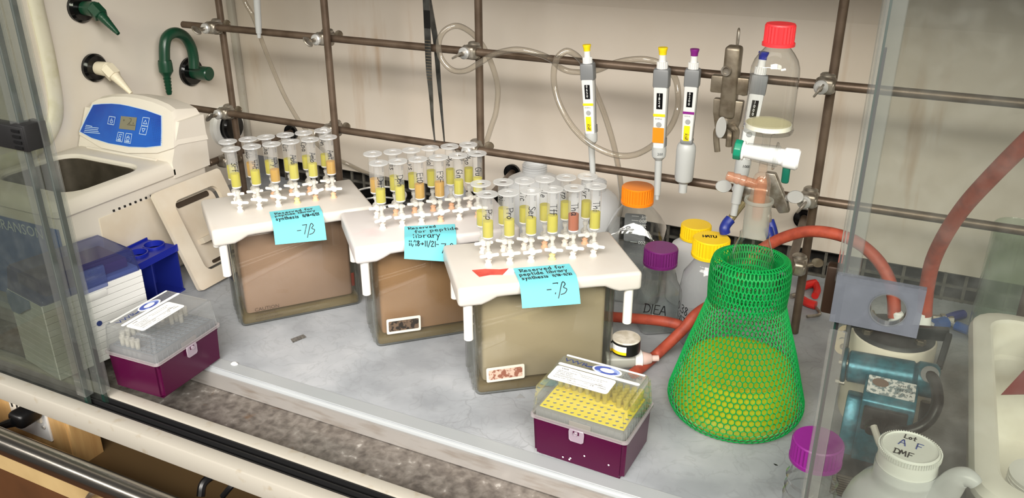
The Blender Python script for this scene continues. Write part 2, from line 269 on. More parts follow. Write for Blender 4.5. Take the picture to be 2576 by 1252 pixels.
# a handwriting alphabet: strokes in units of the capital height
GL = {
 'A': [(0,0),(.28,1),(.36,1),(.62,0)],'A_': [(.1,.38),(.54,.38)],
 'C': [(.55,.82),(.35,1),(.1,.75),(.05,.35),(.25,0),(.55,.12)],
 'D': [(.05,0),(.05,1)],'D_': [(-.02,.98),(.35,.95),(.58,.6),(.45,.15),(-.02,.02)],
 'E': [(.5,1),(.05,1),(.05,0),(.52,0)],'E_': [(.05,.52),(.42,.52)],
 'F': [(.06,0),(.06,1),(.55,1)],'F_': [(.06,.52),(.42,.52)],
 'G': [(.55,.85),(.3,1),(.05,.6),(.12,.1),(.4,0),(.58,.3),(.35,.42)],
 'H': [(.05,0),(.05,1)],'H_': [(.55,0),(.55,1)],'H__': [(.05,.5),(.55,.5)],
 'I': [(.15,0),(.15,1)], 'L': [(.06,1),(.06,0),(.5,0)],
 'M': [(0,0),(.1,1),(.32,.35),(.55,1),(.68,0)], 'N': [(.05,0),(.05,1),(.52,0),(.52,1)],
 'O': [(.25,1),(.06,.7),(.06,.25),(.22,0),(.44,.3),(.42,.75),(.25,1)], 'k': [(.06,1.05),(.06,0)],'k_': [(.38,.58),(.07,.28),(.4,0)],
 'P': [(.05,0),(.05,1)],'P_': [(-.03,.98),(.4,.95),(.52,.72),(.36,.5),(.05,.47)],
 'R': [(.05,0),(.05,1)],'R_': [(-.05,.97),(.42,.95),(.5,.72),(.3,.52),(.05,.5),(.6,0)],
 'S': [(.5,.85),(.28,1),(.08,.8),(.25,.55),(.48,.35),(.38,.05),(.02,.08)],
 'T': [(-.02,1),(.6,1)],'T_': [(.28,1),(.28,0)], 'U': [(.05,1),(.05,.3),(.2,0),(.4,.02),(.52,.3),(.52,1)],
 'a': [(.42,.55),(.2,.62),(.05,.3),(.18,.02),(.38,.2),(.42,.58),(.42,.12),(.52,0)],
 'b': [(.05,1),(.06,0)],'b_': [(.06,.3),(.25,.58),(.42,.4),(.35,.08),(.06,.05)],
 'c': [(.4,.5),(.22,.6),(.05,.3),(.2,0),(.42,.1)],
 'd': [(.4,.5),(.2,.6),(.05,.3),(.18,.02),(.38,.15)],'d_': [(.42,1.02),(.42,0)],
 'e': [(.06,.32),(.38,.36),(.32,.58),(.14,.55),(.05,.25),(.2,0),(.44,.1)],
 'f': [(.42,.95),(.26,1),(.18,.75),(.16,-.05)],'f_': [(0,.5),(.36,.52)],
 'h': [(.06,1.05),(.06,0)],'h_': [(.06,.3),(.25,.58),(.38,.42),(.4,0)],
 'i': [(.1,.58),(.1,0)],'i_': [(.1,.84),(.11,.88)], 'l': [(.1,1.05),(.1,0)],
 'm': [(.04,0),(.04,.58)],'m_': [(.04,.35),(.2,.58),(.27,.4),(.27,0)],'m__': [(.27,.35),(.42,.58),(.5,.4),(.52,0)],
 'n': [(.05,0),(.05,.58)],'n_': [(.05,.35),(.25,.6),(.38,.42),(.4,0)],
 'o': [(.22,.6),(.05,.35),(.18,.02),(.38,.2),(.36,.5),(.2,.6)],
 'p': [(.06,.58),(.06,-.38)],'p_': [(.06,.4),(.26,.6),(.42,.4),(.32,.06),(.06,.05)],
 'r': [(.05,.58),(.07,0)],'r_': [(.06,.3),(.2,.55),(.38,.54)],
 's': [(.36,.52),(.2,.6),(.07,.46),(.32,.2),(.24,.02),(.03,.06)],
 't': [(.2,.98),(.18,.1),(.3,0)],'t_': [(.02,.6),(.38,.62)],
 'u': [(.05,.58),(.06,.12),(.2,0),(.36,.15),(.38,.58),(.4,.02)],
 'v': [(.02,.58),(.18,.02),(.38,.6)],
 'x': [(.03,.58),(.4,0)],'x_': [(.4,.58),(.03,0)],
 'y': [(.03,.58),(.2,.1)],'y_': [(.4,.6),(.2,.1),(.06,-.38)],
 '0': [(.25,1),(.06,.7),(.06,.25),(.22,0),(.44,.3),(.42,.75),(.25,1)],
 '1': [(.12,1),(.12,0)], '2': [(.05,.8),(.25,1),(.42,.78),(.05,.02),(.48,.02)],
 '3': [(.05,.92),(.28,1),(.42,.78),(.2,.54),(.44,.32),(.28,0),(.03,.1)],
 '4': [(.1,.98),(.04,.45),(.48,.45)],'4_': [(.4,1),(.36,0)],
 '7': [(.02,.98),(.46,1),(.12,0)], '8': [(.4,.85),(.2,1),(.08,.78),(.38,.3),(.22,0),(.06,.25),(.4,.85)],
 '/': [(0,-.15),(.4,1.1)], '-': [(.02,.42),(.38,.42)], '>': [(0,.42),(.5,.44)],'>_': [(.3,.62),(.5,.44),(.28,.24)],
 '.': [(.08,0),(.1,.04)], 'B': [(-.15,-.4),(.35,1),(.62,.85),(.42,.55),(.7,.35),(.5,.02),(.12,-.1)], "'": [(.1,1),(.08,.7)],
 'K': [(.05,0),(.05,1)],'K_': [(.5,1),(.05,.45),(.55,0)],
}
GW = {'i': .24, 'l': .24, 'I': .3, '1': .26, 'm': .62, 'M': .8, '.': .22, "'": .2, 'f': .42, 't': .42, 'r': .42, 'T': .6, ' ': .38, '/': .45, 'B': .8, '>': .65}
def strokes_of(s):
    x = 0; out = []
    for ch in s:
        for suf in ('', '_', '__'):
            g = GL.get(ch+suf)
            if g:
                pts = [Vector((p[0]+x, p[1], 0)) for p in g]
                if len(pts) > 3 and ch not in 'AEFHLMNT147': pts = smooth(pts, 4)
                out.append([(p.x, p.y) for p in pts])
        x += GW.get(ch, .56)+.06
    return out, x
class MB:
    def __init__(s): s.v = []; s.f = []
    def add(s, v, f, M=None):
        n = len(s.v)
        s.v += [tuple(M @ Vector(p)) for p in v] if M is not None else [tuple(p) for p in v]
        s.f += [tuple(i+n for i in q) for q in f]; return s
    def box(s, c, d, M=None):
        x, y, z = d[0]/2, d[1]/2, d[2]/2
        v = [(c[0]+a*x, c[1]+b*y, c[2]+e*z) for e in (-1, 1) for b in (-1, 1) for a in (-1, 1)]
        return s.add(v, [(0, 2, 3, 1), (4, 5, 7, 6), (0, 1, 5, 4), (2, 6, 7, 3), (0, 4, 6, 2), (1, 3, 7, 5)], M)
    def bm(s, b, M=None):
        b.verts.index_update()
        s.add([v.co for v in b.verts], [[v.index for v in f.verts] for f in b.faces], M); b.free(); return s
    def rbox(s, c, d, r=.002, seg=2, M=None, taper=0):
        b = bmesh.new(); bmesh.ops.create_cube(b, size=1)
        for v in b.verts:
            k = 1-taper if v.co.z > 0 else 1
            v.co = Vector((v.co.x*d[0]*k+c[0], v.co.y*d[1]*k+c[1], v.co.z*d[2]+c[2]))
        if r: bmesh.ops.bevel(b, geom=b.edges[:], offset=min(r, min(d)*.49), segments=seg, affect='EDGES', profile=.5)
        return s.bm(b, M)
    def prism(s, poly, z0, z1, M=None, r=0, seg=2, ang=.6):
        b = bmesh.new()
        lo = [b.verts.new((p[0], p[1], z0)) for p in poly]; hi = [b.verts.new((p[0], p[1], z1)) for p in poly]; n = len(poly)
        b.faces.new(lo[::-1]); b.faces.new(hi)
        for i in range(n): b.faces.new((lo[i], lo[(i+1) % n], hi[(i+1) % n], hi[i]))
        bmesh.ops.recalc_face_normals(b, faces=b.faces[:])
        if r:
            e = [x for x in b.edges if len(x.link_faces) == 2 and x.calc_face_angle(0) > ang]
            bmesh.ops.bevel(b, geom=e, offset=r, segments=seg, affect='EDGES', profile=.5, clamp_overlap=True)
        return s.bm(b, M)
    def lathe(s, prof, n=24, M=None):
        v = []; f = []; rows = []
        for r, z in prof:
            if r <= 1e-6: rows.append([len(v)]); v.append((0, 0, z))
            else:
                rows.append(list(range(len(v), len(v)+n)))
                v += [(r*math.cos(2*math.pi*i/n), r*math.sin(2*math.pi*i/n), z) for i in range(n)]
        for a, b in zip(rows, rows[1:]):
            for i in range(n):
                j = (i+1) % n
                if len(a) == 1 and len(b) == 1: continue
                if len(a) == 1: f.append((a[0], b[j], b[i]))
                elif len(b) == 1: f.append((a[i], a[j], b[0]))
                else: f.append((a[i], a[j], b[j], b[i]))
        return s.add(v, f, M)
    def cyl(s, p0, p1, r, r1=None, n=16, bev=0, M=None):
        A = axis(p0, p1); h = (Vector(p1)-Vector(p0)).length; r1 = r if r1 is None else r1
        b = min(bev, h*.45)
        prof = [(0, 0), (r-b, 0), (r, b), (r1, h-b), (r1-b, h), (0, h)] if b else [(0, 0), (r, 0), (r1, h), (0, h)]
        return s.lathe(prof, n, (M @ A) if M is not None else A)
    def tube(s, pts, r, n=10, k=6, M=None, flat=None):
        """round tube along a smooth curve; flat=(axis vector, factor) squashes the section along that axis"""
        P = smooth(pts, k) if k > 1 else [Vector(p) for p in pts]
        N = len(P); rr = r if isinstance(r, (list, tuple)) else None
        v = []; f = []; up = None
        for i, p in enumerate(P):
            t = (P[min(i+1, N-1)]-P[max(i-1, 0)]).normalized()
            if up is None: up = t.orthogonal().normalized()
            up = (up-t*up.dot(t)).normalized(); sd = t.cross(up)
            if rr:
                q = i/(N-1)*(len(rr)-1); a = int(min(q, len(rr)-2)); rad = rr[a]+(rr[a+1]-rr[a])*(q-a)
            else: rad = r
            for j in range(n):
                w = 2*math.pi*j/n; o = (up*math.cos(w)+sd*math.sin(w))*rad
                if flat: ax = Vector(flat[0]); o = o-ax*o.dot(ax)*(1-flat[1])
                v.append(p+o)
        for i in range(N-1):
            for j in range(n):
                a = i*n+j; b = i*n+(j+1) % n; f.append((a, b, b+n, a+n))
        f.append(tuple(range(n))[::-1]); f.append(tuple(range((N-1)*n, N*n)))
        return s.add(v, f, M)
    def text(s, string, size, M, center=False, sx=1):
        v, f, w = font_mesh(string, size); o = -w/2 if center else 0
        return s.add([((p[0]+o)*sx, p[1], 0) for p in v], f, M)
    def hand(s, string, h, pen, fn, x0=0, y0=0, rot=0):
        """handwriting: fn maps (along, up) metres to a point"""
        st, w = strokes_of(string); c, q = math.cos(rot), math.sin(rot)
        for line in st:
            P = [Vector((x0+(x*c-y*q)*h, y0+(x*q+y*c)*h)) for x, y in line]
            for i in range(len(P)-1):
                a, b = P[i], P[i+1]; d = b-a
                if d.length < 1e-7: continue
                d.normalize(); nrm = Vector((-d.y, d.x))*pen/2; e = d*pen*.45
                s.add([fn(*(a-nrm-e)), fn(*(b-nrm+e)), fn(*(b+nrm+e)), fn(*(a+nrm-e))], [(0, 1, 2, 3)])
        return s
    def plate_hole(s, c, w, d, z0, z1, r, n=16, M=None, hc=(0, 0)):
        """flat plate w x d with one round hole"""
        an = sorted([2*math.pi*i/n for i in range(n)]+[math.atan2(y-hc[1], x-hc[0]) % (2*math.pi) for x in (-w/2, w/2) for y in (-d/2, d/2)])
        O = []; I = []
        for a in an:
            ca, sa = math.cos(a), math.sin(a); ts = []
            if ca > 1e-9: ts.append((w/2-hc[0])/ca)
            if ca < -1e-9: ts.append((-w/2-hc[0])/ca)
            if sa > 1e-9: ts.append((d/2-hc[1])/sa)
            if sa < -1e-9: ts.append((-d/2-hc[1])/sa)
            t = min(ts); O.append((c[0]+hc[0]+ca*t, c[1]+hc[1]+sa*t)); I.append((c[0]+hc[0]+ca*r, c[1]+hc[1]+sa*r))
        m = len(an); v = [(x, y, z) for z in (z0, z1) for P in (O, I) for x, y in P]; f = []
        for i in range(m):
            j = (i+1) % m; o0, i0, o1, i1 = 0, m, 2*m, 3*m
            f += [(o1+i, o1+j, i1+j, i1+i), (o0+j, o0+i, i0+i, i0+j), (o0+i, o0+j, o1+j, o1+i), (i0+j, i0+i, i1+i, i1+j)]
        return s.add(v, f, M)
    def build(s, name, material, parent=None, label=None, kind=None, ang=32, cat=None, group=None):
        me = bpy.data.meshes.new(name); me.from_pydata(s.v, [], s.f); me.validate(); me.update()
        if ang:
            me.polygons.foreach_set('use_smooth', [True]*len(me.polygons)); me.set_sharp_from_angle(angle=R(ang))
        me.materials.append(MM[material] if isinstance(material, str) else material)
        o = bpy.data.objects.new(name, me); COL.objects.link(o)
        if parent: o.parent = parent
        if label: o['label'] = label
        if kind: o['kind'] = kind
        if cat: o['category'] = cat
        if group: o['group'] = group
        return o
def thing(name, label, cat, loc=(0, 0, 0), rz=0, group=None, kind=None):
    o = bpy.data.objects.new(name, None); COL.objects.link(o); o.empty_display_size = .02
    o.location = loc; o.rotation_euler = (0, 0, rz); o['label'] = label; o['category'] = cat
    if group: o['group'] = group
    if kind: o['kind'] = kind
    return o
def tag(o, label, cat, group=None, kind=None):
    o['label'] = label; o['category'] = cat
    if group: o['group'] = group
    if kind: o['kind'] = kind
    return o
def copy_tree(o, parent=None):
    c = o.copy(); COL.objects.link(c)
    if parent: c.parent = parent
    for ch in [x for x in o.children]: copy_tree(ch, c)
    return c
def origin_to(o, p):
    """move a one-mesh object's origin to p without moving the mesh"""
    o.data.transform(T(*(-Vector(p)))); o.location = p; return o
def rrect(w, h, r, n=5):
    P = []
    for cx, cy, a0 in ((w/2-r, h/2-r, 0), (-w/2+r, h/2-r, 90), (-w/2+r, -h/2+r, 180), (w/2-r, -h/2+r, 270)):
        for i in range(n+1):
            a = R(a0+90*i/n); P.append((cx+r*math.cos(a), cy+r*math.sin(a)))
    return P

# ---------------------------------------------------------------- the hood itself
XL, YB = -1.396, 1.45            # left wall, back wall
o = MB().box(((XL+.75)/2, (.762+1.47)/2, -.015), (.75-XL, 1.47-.762, .03)).build('worktop', 'worktop')
tag(o, 'pale grey stained worktop of the fume hood carrying all the glassware', 'worktop')
wt = MB().cyl((XL, .767, -.009), (.75, .767, -.009), .009, n=14).rbox(((XL+.75)/2, .772, .0004), (.75-XL, .022, .0016), .0006, 1).build('front_lip', 'lip', o, 'grey rounded front lip')
o = MB().box(((XL+.75)/2, .7595, -.0185), (.75-XL, .003, .021)).box(((XL+.75)/2, .713, -.034), (.75-XL, .105, .006)).build('steel_sill', 'steel')
tag(o, 'stained stainless steel trough along the front edge of the worktop', 'sill')
MB().box(((XL+.75)/2, .7565, -.0185), (.75-XL, .003, .023)).build('upstand', 'lipsteel', o, 'bright brushed steel upright face')
def strip(name, y0, y1, z0, z1, m, label):
    x0 = XL if 'black' not in name else XL
    q = MB().rbox(((x0+.75)/2, (y0+y1)/2, (z0+z1)/2), (.75-x0, y1-y0, z1-z0), .002).build(name, m); tag(q, label, 'trim', kind='structure'); return q
strip('trim_1', .642, .660, -.03, 0, 'cream', 'cream strip between the black sash track and the steel trough')
strip('trim_2', .597, .6175, -.03, 0, 'cream', 'outer cream strip in front of the black sash track')
tk = MB().box(((XL+.75)/2, .63, -.022), (.75-XL, .025, .012)).build('trim_3', 'black'); tag(tk, 'black ribbed sliding track of the hood sash', 'trim', kind='structure')
for y in (.6195, .6295, .6405): MB().box(((XL+.75)/2, y, -.0095), (.75-XL, .0022, .015)).build('rib', 'black', tk)
# walls
o = MB().box((XL-.01, 1.03, .42), (.02, .88, 1.3)).build('wall_left', 'wall_s'); tag(o, 'cream left side wall of the hood with the gas fittings', 'wall', kind='structure')
o = MB().box(((XL+.75)/2, YB+.006, .2465), (.75-XL, .012, .387)).build('wall_back', 'wall'); tag(o, 'cream back baffle panel behind the rod lattice', 'wall', kind='structure')
# upper part of the baffle leans forward
up = MB(); y0, z0, y1, z1 = YB, .44, YB-.11, 1.07
up.add([(XL, y0, z0), (.75, y0, z0), (.75, y1, z1), (XL, y1, z1), (XL, y0+.012, z0), (.75, y0+.012, z0), (.75, y1+.012, z1), (XL, y1+.012, z1)],
       [(0, 1, 2, 3), (7, 6, 5, 4), (0, 4, 5, 1), (3, 2, 6, 7), (0, 3, 7, 4), (1, 5, 6, 2)])
o = up.build('wall_upper_back', 'wall'); tag(o, 'upper back baffle panel leaning forward above the joint', 'wall', kind='structure')
o = MB().box(((XL+.75)/2, 1.03, 1.08), (.75-XL+.04, .9, .02)).build('ceiling', 'wall'); tag(o, 'cream roof of the fume hood', 'ceiling', kind='structure')
o = MB().box((.76, 1.03, .42), (.02, .88, 1.3)).build('wall_right', 'wall_s'); tag(o, 'right side wall of the hood, outside the view', 'wall', kind='structure')
o = MB().box(((XL+.75)/2, .60, .9325), (.75-XL+.04, .03, .275)).build('trim_5', 'cream'); tag(o, 'header beam above the sliding sash', 'trim', kind='structure')
o = MB().box(((XL+.75)/2, YB+.06, .02), (.75-XL, .01, .12)).build('wall_slot', 'sooty'); tag(o, 'dark plenum seen through the slot grille', 'wall', kind='structure')
o = MB().rbox((XL+.008, YB-.006, .30), (.016, .012, .5), .003).build('trim_4', 'cream'); tag(o, 'cream sealing strip in the back left corner', 'trim', kind='structure')
# slot grille: bars one by one
g = thing('slot_grille', 'sooty grid grille of square openings under the back panel', 'grille', (-.3, YB+.008, .0))
x = -1.30
vb = MB().box((0, 0, .026), (.005, .004, .054)); vb0 = vb.build('grille_bar', 'grille', g); vb0.location = (x+.3, 0, 0)
while x < .55:
    x += .0315
    c = vb0.copy(); COL.objects.link(c); c.location = (x+.3, 0, 0)
for z in (.003, .027, .051): MB().box((-.06, .001, z), (1.85, .004, .005)).build('grille_rail', 'grille', g)
# below the sash
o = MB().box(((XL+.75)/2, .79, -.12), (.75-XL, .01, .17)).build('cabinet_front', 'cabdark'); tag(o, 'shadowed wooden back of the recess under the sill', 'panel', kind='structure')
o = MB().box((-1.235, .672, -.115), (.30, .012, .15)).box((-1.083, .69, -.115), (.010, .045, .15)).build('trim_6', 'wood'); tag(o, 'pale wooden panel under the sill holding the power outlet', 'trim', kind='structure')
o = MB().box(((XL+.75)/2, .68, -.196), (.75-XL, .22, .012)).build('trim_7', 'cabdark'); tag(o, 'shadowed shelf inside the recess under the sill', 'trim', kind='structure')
o = MB().box(((XL+.75)/2, .575, -.107), (.75-XL, .014, .044)).build('trim_8', 'cab'); tag(o, 'cream rail below the steel grab bar', 'trim', kind='structure')
o = MB().box(((XL+.75)/2, .578, -.515), (.75-XL, .02, .77)).build('trim_9', 'brownfloor'); tag(o, 'brown cabinet door below the cream rail', 'trim', kind='structure')
o = MB().box((-.4, 0, -.91), (5, 3.4, .02)).build('floor', 'brownfloor'); tag(o, 'brown laboratory floor', 'floor', kind='structure')
# grab bar
gb = thing('grab_bar', 'brushed stainless grab bar running along the front of the hood', 'rail', (-.6, .55, -.05))
MB().cyl((-1.0, 0, 0), (1.2, 0, 0), .0165, n=28).build('bar', 'stainless', gb)
for x in (-.75, .9): MB().cyl((x, 0, 0), (x, .02, -.095), .006, n=10).build('bracket', 'stainless', gb)
# power outlet, plug and cords
ol = thing('power_outlet', 'white double outlet plate under the sill at far left', 'outlet', at(74, 1042, Y=.664))
MB().rbox((0, 0, 0), (.085, .005, .075), .002).build('cover_plate', 'white', ol)
for x in (-.019, .019):
    MB().rbox((x, -.004, .012), (.03, .006, .032), .004).build('socket', 'offwhite', ol)
slots = MB()
for x in (-.025, -.013): slots.box((x, -.0075, .016), (.002, .002, .008))
slots.build('socket_slot', 'black', ol)
MB().cyl((.035, -.003, -.01), (.035, -.006, -.01), .003, n=10).build('screw', 'chrome', ol)
pl = MB().rbox((0, 0, 0), (.03, .04, .026), .008, 3).cyl((0, -.018, 0), (-.03, -.03, -.012), .008, .005, n=10).build('power_plug', 'blackp')
pl.location = at(64, 1044, Y=.640); tag(pl, 'black power plug on an orange cord pushed into the white outlet', 'plug')
o = MB().tube([pl.location+Vector(p) for p in ((-.028, -.029, -.012), (-.06, -.03, -.016), (-.11, -.02, -.02), (-.16, 0, -.03))], .006).build('power_cord', mat('orange_cord', (206, 92, 36), .5), label='orange power cord'); o.data.transform(T(*(-pl.location))); o.parent = pl
for i, (pts, lb) in enumerate([
    ([at(390, 1120, Y=.67), at(420, 1138, Y=.65), at(450, 1140, Y=.65), at(480, 1158, Y=.64), at(540, 1158, Y=.65), at(600, 1140, Y=.68)], 'black cable sagging under the cream strip, upper of the two'),
    ([at(505, 1248, Y=.62), at(512, 1215, Y=.63), at(545, 1190, Y=.65), at(600, 1165, Y=.68)], 'black cable looping down behind the grab bar'),
    ([at(560, 1248, Y=.63), at(590, 1215, Y=.64), at(640, 1180, Y=.68)], 'thin black cable right of the loop behind the grab bar')]):
    o = MB().tube(pts, .0055 if i != 2 else .004, n=8).build('cable', 'blackp'); tag(o, lb, 'cable', 'black cables under the sill')
o = MB().tube([at(222, 1252, Y=.56), at(232, 1240, Y=.555), at(250, 1230, Y=.56), at(262, 1224, Y=.567)], .004, n=8).build('hook', 'castdark'); tag(o, 'small metal hook below the grab bar', 'hook')

# ---------------------------------------------------------------- sliding sash panes
def pane(name, x0, x1, y, label):
    w = thing(name, label, 'sash', ((x0+x1)/2, y, 0), kind='structure')
    MB().box((0, 0, .392), (x1-x0, .005, .81)).build('glass_pane', 'sash', w)
    return w
w1 = pane('window_1', XL+.02, -.945, .6215, 'front glass sash pane on the left in clear edge channel'); 
w2 = pane('window_2', XL+.02, -.930, .6365, 'rear glass sash pane on the left just behind the front one')
w3 = pane('window_3', -.030, .72, .6215, 'glass sash pane on the right with the smoky finger plate')
def channel(w, x, side):
    """clear U channel wrapping the vertical glass edge, world x of the edge"""
    lx = x-w.location.x
    for dy in (-.0055, .0055):
        MB().rbox((lx-side*.006, dy, .40), (.015, .0022, .78), .0006, 1).build('edge_channel', 'acryl', w)
    MB().rbox((lx+side*.0025, 0, .40), (.0025, .0135, .78), .0006, 1).build('edge_channel', 'acryl', w)
    MB().box((lx-side*.003, 0, .392), (.0055, .0053, .80)).build('glass_edge', 'greenedge', w)
channel(w1, -.945, 1); channel(w2, -.930, 1)
lx = -.0325-w3.location.x
for dy in (-.008, .008): MB().rbox((lx+.0065, dy, .595), (.014, .0026, .43), .0006, 1).build('edge_channel', 'acryl', w3)
for dy in (-.007, .007): MB().rbox((lx+.0065, dy, .16), (.013, .002, .36), .0006, 1).build('edge_channel', 'acryl', w3)
MB().rbox((lx-.001, 0, .595), (.0022, .018, .43), .0006, 1).build('edge_channel', 'acryl', w3)
MB().box((lx+.0045, .0, .30), (.0016, .006, .5)).build('gasket', 'black', w3)
MB().box((lx+.003, 0, .392), (.0016, .0053, .80)).build('glass_edge', 'greenedge', w3)
fp = MB().plate_hole((0, 0), .060, .0385, -.003, .003, .0122, 28, hc=(.008, -.001)).build('finger_plate', 'smoky', w3, 'smoky acrylic finger plate with a round hole')
fp.rotation_euler = (R(90), 0, 0); fp.location = (-.0035-w3.location.x, -.011, .3690)
MB().lathe([(.0120, -.004), (.0130, -.004), (.0130, .004), (.0120, .004), (.0120, -.004)], 28, T(.0045-w3.location.x, -.011, .3680) @ RX(R(90))).build('hole_rim', 'acryl', w3)
MB().rbox((lx-.004, .012, .365), (.012, .012, .04), .002).build('edge_clip', mat('dark_bronze', (58, 44, 34), .4, .5), w3)
bk = MB().rbox((-.962-w1.location.x, -.004, .3725), (.062, .016, .03), .002)
bk.rbox((-.940-w1.location.x, .004, .3735), (.022, .030, .032), .002).build('sash_handle', 'black', w1, 'black ribbed sash handle')
rb = MB()
for i in range(4): rb.box((-.942-w1.location.x, -.0125, .362+i*.0068), (.013, .003, .003))
rb.build('grip_rib', 'blackp', w1)

# ---------------------------------------------------------------- fittings on the left wall
def nozzle(name, y, z, m, label, cat, tipdir):
    t = thing(name, label, cat, (XL, y, z))
    MB().lathe([(0, .0), (.026, 0), (.026, .006), (.022, .011), (.012, .012), (0, .012)], 28, RY(R(90))).build('flange', 'blackgloss', t, 'black round wall flange')
    MB().cyl((.011, 0, 0), (.042, 0, 0), .0125, .0135, n=18, bev=.002).build('valve_body', m, t)
    e = Vector((.048, -.002, -.004)); d = Vector(tipdir).normalized()
    MB().cyl(e-d*.012, e+d*.010, .0135, n=6, bev=.001).build('hex_nut', m, t)
    A = axis(e+d*.008, e+d*.055); prof = [(.0095, 0), (.009, .006)]
    for i in range(6):
        h = .006+i*.0062; r = .0088-i*.00075; prof += [(r, h), (r-.0011, h+.0058)]
    prof += [(.0035, .047), (.0022, .047), (.0022, .04), (0, .04)]
    MB().lathe(prof, 16, A).build('hose_barb', m, t)
    return t
nozzle('gas_nozzle', 1.0761, .4333, 'green', 'dark green barbed gas nozzle highest on the side wall', 'gas tap', (.75, .0, -.62))
nozzle('gas_nozzle', 1.08, .325, mat('ivory_paint', (228, 218, 196), .35), 'ivory barbed nozzle on the side wall below the green one', 'gas tap', (.75, 0, -.62))
gn = thing('gooseneck_tap', 'dark green gooseneck water tap curving over on the side wall', 'tap', (XL, 1.3089, .2731))
gl0 = Vector(gn.location)
MB().lathe([(0, 0), (.03, 0), (.03, .006), (.026, .011), (.014, .012), (0, .012)], 28, RY(R(90))).build('flange', 'blackgloss', gn, 'black round wall flange')
MB().cyl((.010, 0, 0), (.055, 0, 0), .0145, n=20, bev=.002).build('valve_body', 'green', gn)
XG = XL+.040
gp = [at(488, 172, X=XG), at(486, 140, X=XG), at(478, 112, X=XG), at(462, 90, X=XG), at(440, 82, X=XG), at(421, 92, X=XG), at(414, 115, X=XG), at(414, 160, X=XG)]
MB().tube([p-gl0 for p in gp], .0105, n=16).build('gooseneck', 'green', gn)
a, b = at(414, 152, X=XG)-gl0, at(426, 238, X=XG)-gl0; A = axis(a, b); h = (b-a).length
prof = [(.0125, 0), (.0135, .006), (.0135, h*.32), (.009, h*.42)]
for i in range(6): hh = h*(.42+i*.095); prof += [(.0085-i*.0004, hh), (.0062-i*.0003, hh+h*.09)]
MB().lathe(prof+[(.004, h), (0, h)], 16, A).build('hose_barb', 'green', gn)
XS = XL+.002
gk = [at(87, -30, X=XS), at(89, 0, X=XS), at(104, 67, X=XS), at(119, 134, X=XS), at(132, 201, X=XS), at(140, 252, X=XS), at(140, 292, X=XS), at(130, 324, X=XS), at(112, 352, X=XS), at(84, 378, X=XS), at(40, 400, X=XS), at(-30, 420, X=XS), at(-90, 438, X=XS)]
o = MB().tube(gk, .0145, n=14, flat=((1, 0, 0), .45)).build('access_gasket', mat('aged_gasket', (222, 216, 196), .5, rgb2=(196, 190, 150), scale=22, lo=.5, hi=.8)); tag(o, 'yellowed rounded gasket strip around the side wall access panel', 'gasket')
sk = thing('cup_drain', 'white ring with black plug low on the side wall near the corner', 'drain', (XL, 1.385, .137))
MB().lathe([(0, .0), (.046, 0), (.046, .010), (.042, .016), (.034, .018), (.030, .014), (.030, .002), (0, .002)], 36, RY(R(90))).build('ring', 'white', sk)
MB().lathe([(0, .002), (.032, .002), (.030, .026), (.026, .03), (0, .03)], 32, RY(R(90))).build('plug', 'blackgloss', sk, 'glossy black plug')

# ---------------------------------------------------------------- rod lattice
RR = .0064; YR = 1.2163
def rod(p0, p1, label, r=RR, name='support_rod'):
    p0, p1 = Vector(p0), Vector(p1)
    o = MB().cyl(p0, p1, r, n=16, bev=.0015).build(name, 'rod'); origin_to(o, p0); tag(o, label, 'rod', 'lattice of support rods'); return o
YH, YV, YV2 = YR, YR+.0165, YR-.0165
rod((-1.313, YH, .2266), (.62, YH, .2266), 'lower long horizontal rod of the lattice')
rod((-1.298, YH, .3905), (.62, YH, .3925), 'upper long horizontal rod of the lattice')
rod((-1.30, YH, .572), (.62, YH, .572), 'topmost horizontal rod of the lattice, just above the view')
V = [(-1.2145, YV), (-.9435, YV2), (-.6635, YV), (-.1155, YV), (.1745, YV)]
for (x, y), lb in zip(V, ('leftmost upright rod by the corner', 'upright rod second from the left, behind the left syringes', 'upright rod in the middle, left of the pipettes', 'upright rod right of the red-capped vessel', 'upright rod at far right behind the white tub')):
    rod((x, y, 0), (x, y, .80), lb)
socks = [((-1.262, .1215), V[0]), ((-.7085, .1085), V[2]), ((-.1475, .1085), V[3])]
for i, ((sx, sz), (vx, vy)) in enumerate(socks):
    s = MB().lathe([(0, .001), (.013, .001), (.0165, .003), (.0175, .006), (.0175, 0)], 24, T(sx, YB, sz) @ RX(R(90))).build('wall_socket', 'blackgloss')
    origin_to(s, (sx, YB, sz)); tag(s, ['black round socket in the back wall behind the left syringes', 'black round socket in the back wall above the white jug', 'black round socket in the back wall beside the right upright'][i], 'socket', 'rod sockets in the back wall')
    zz = (.1365, .135, .131)[i]; dx = (-.016, .016, -.016)[i]
    rod((sx, YB-.002, sz), (vx+dx+(vx+dx-sx)*.25, vy-.075, zz+(zz-sz)*.25), ['short stand-off rod from the wall to the leftmost upright', 'short stand-off rod from the wall to the middle upright', 'short stand-off rod from the wall to the right upright'][i], .0068)
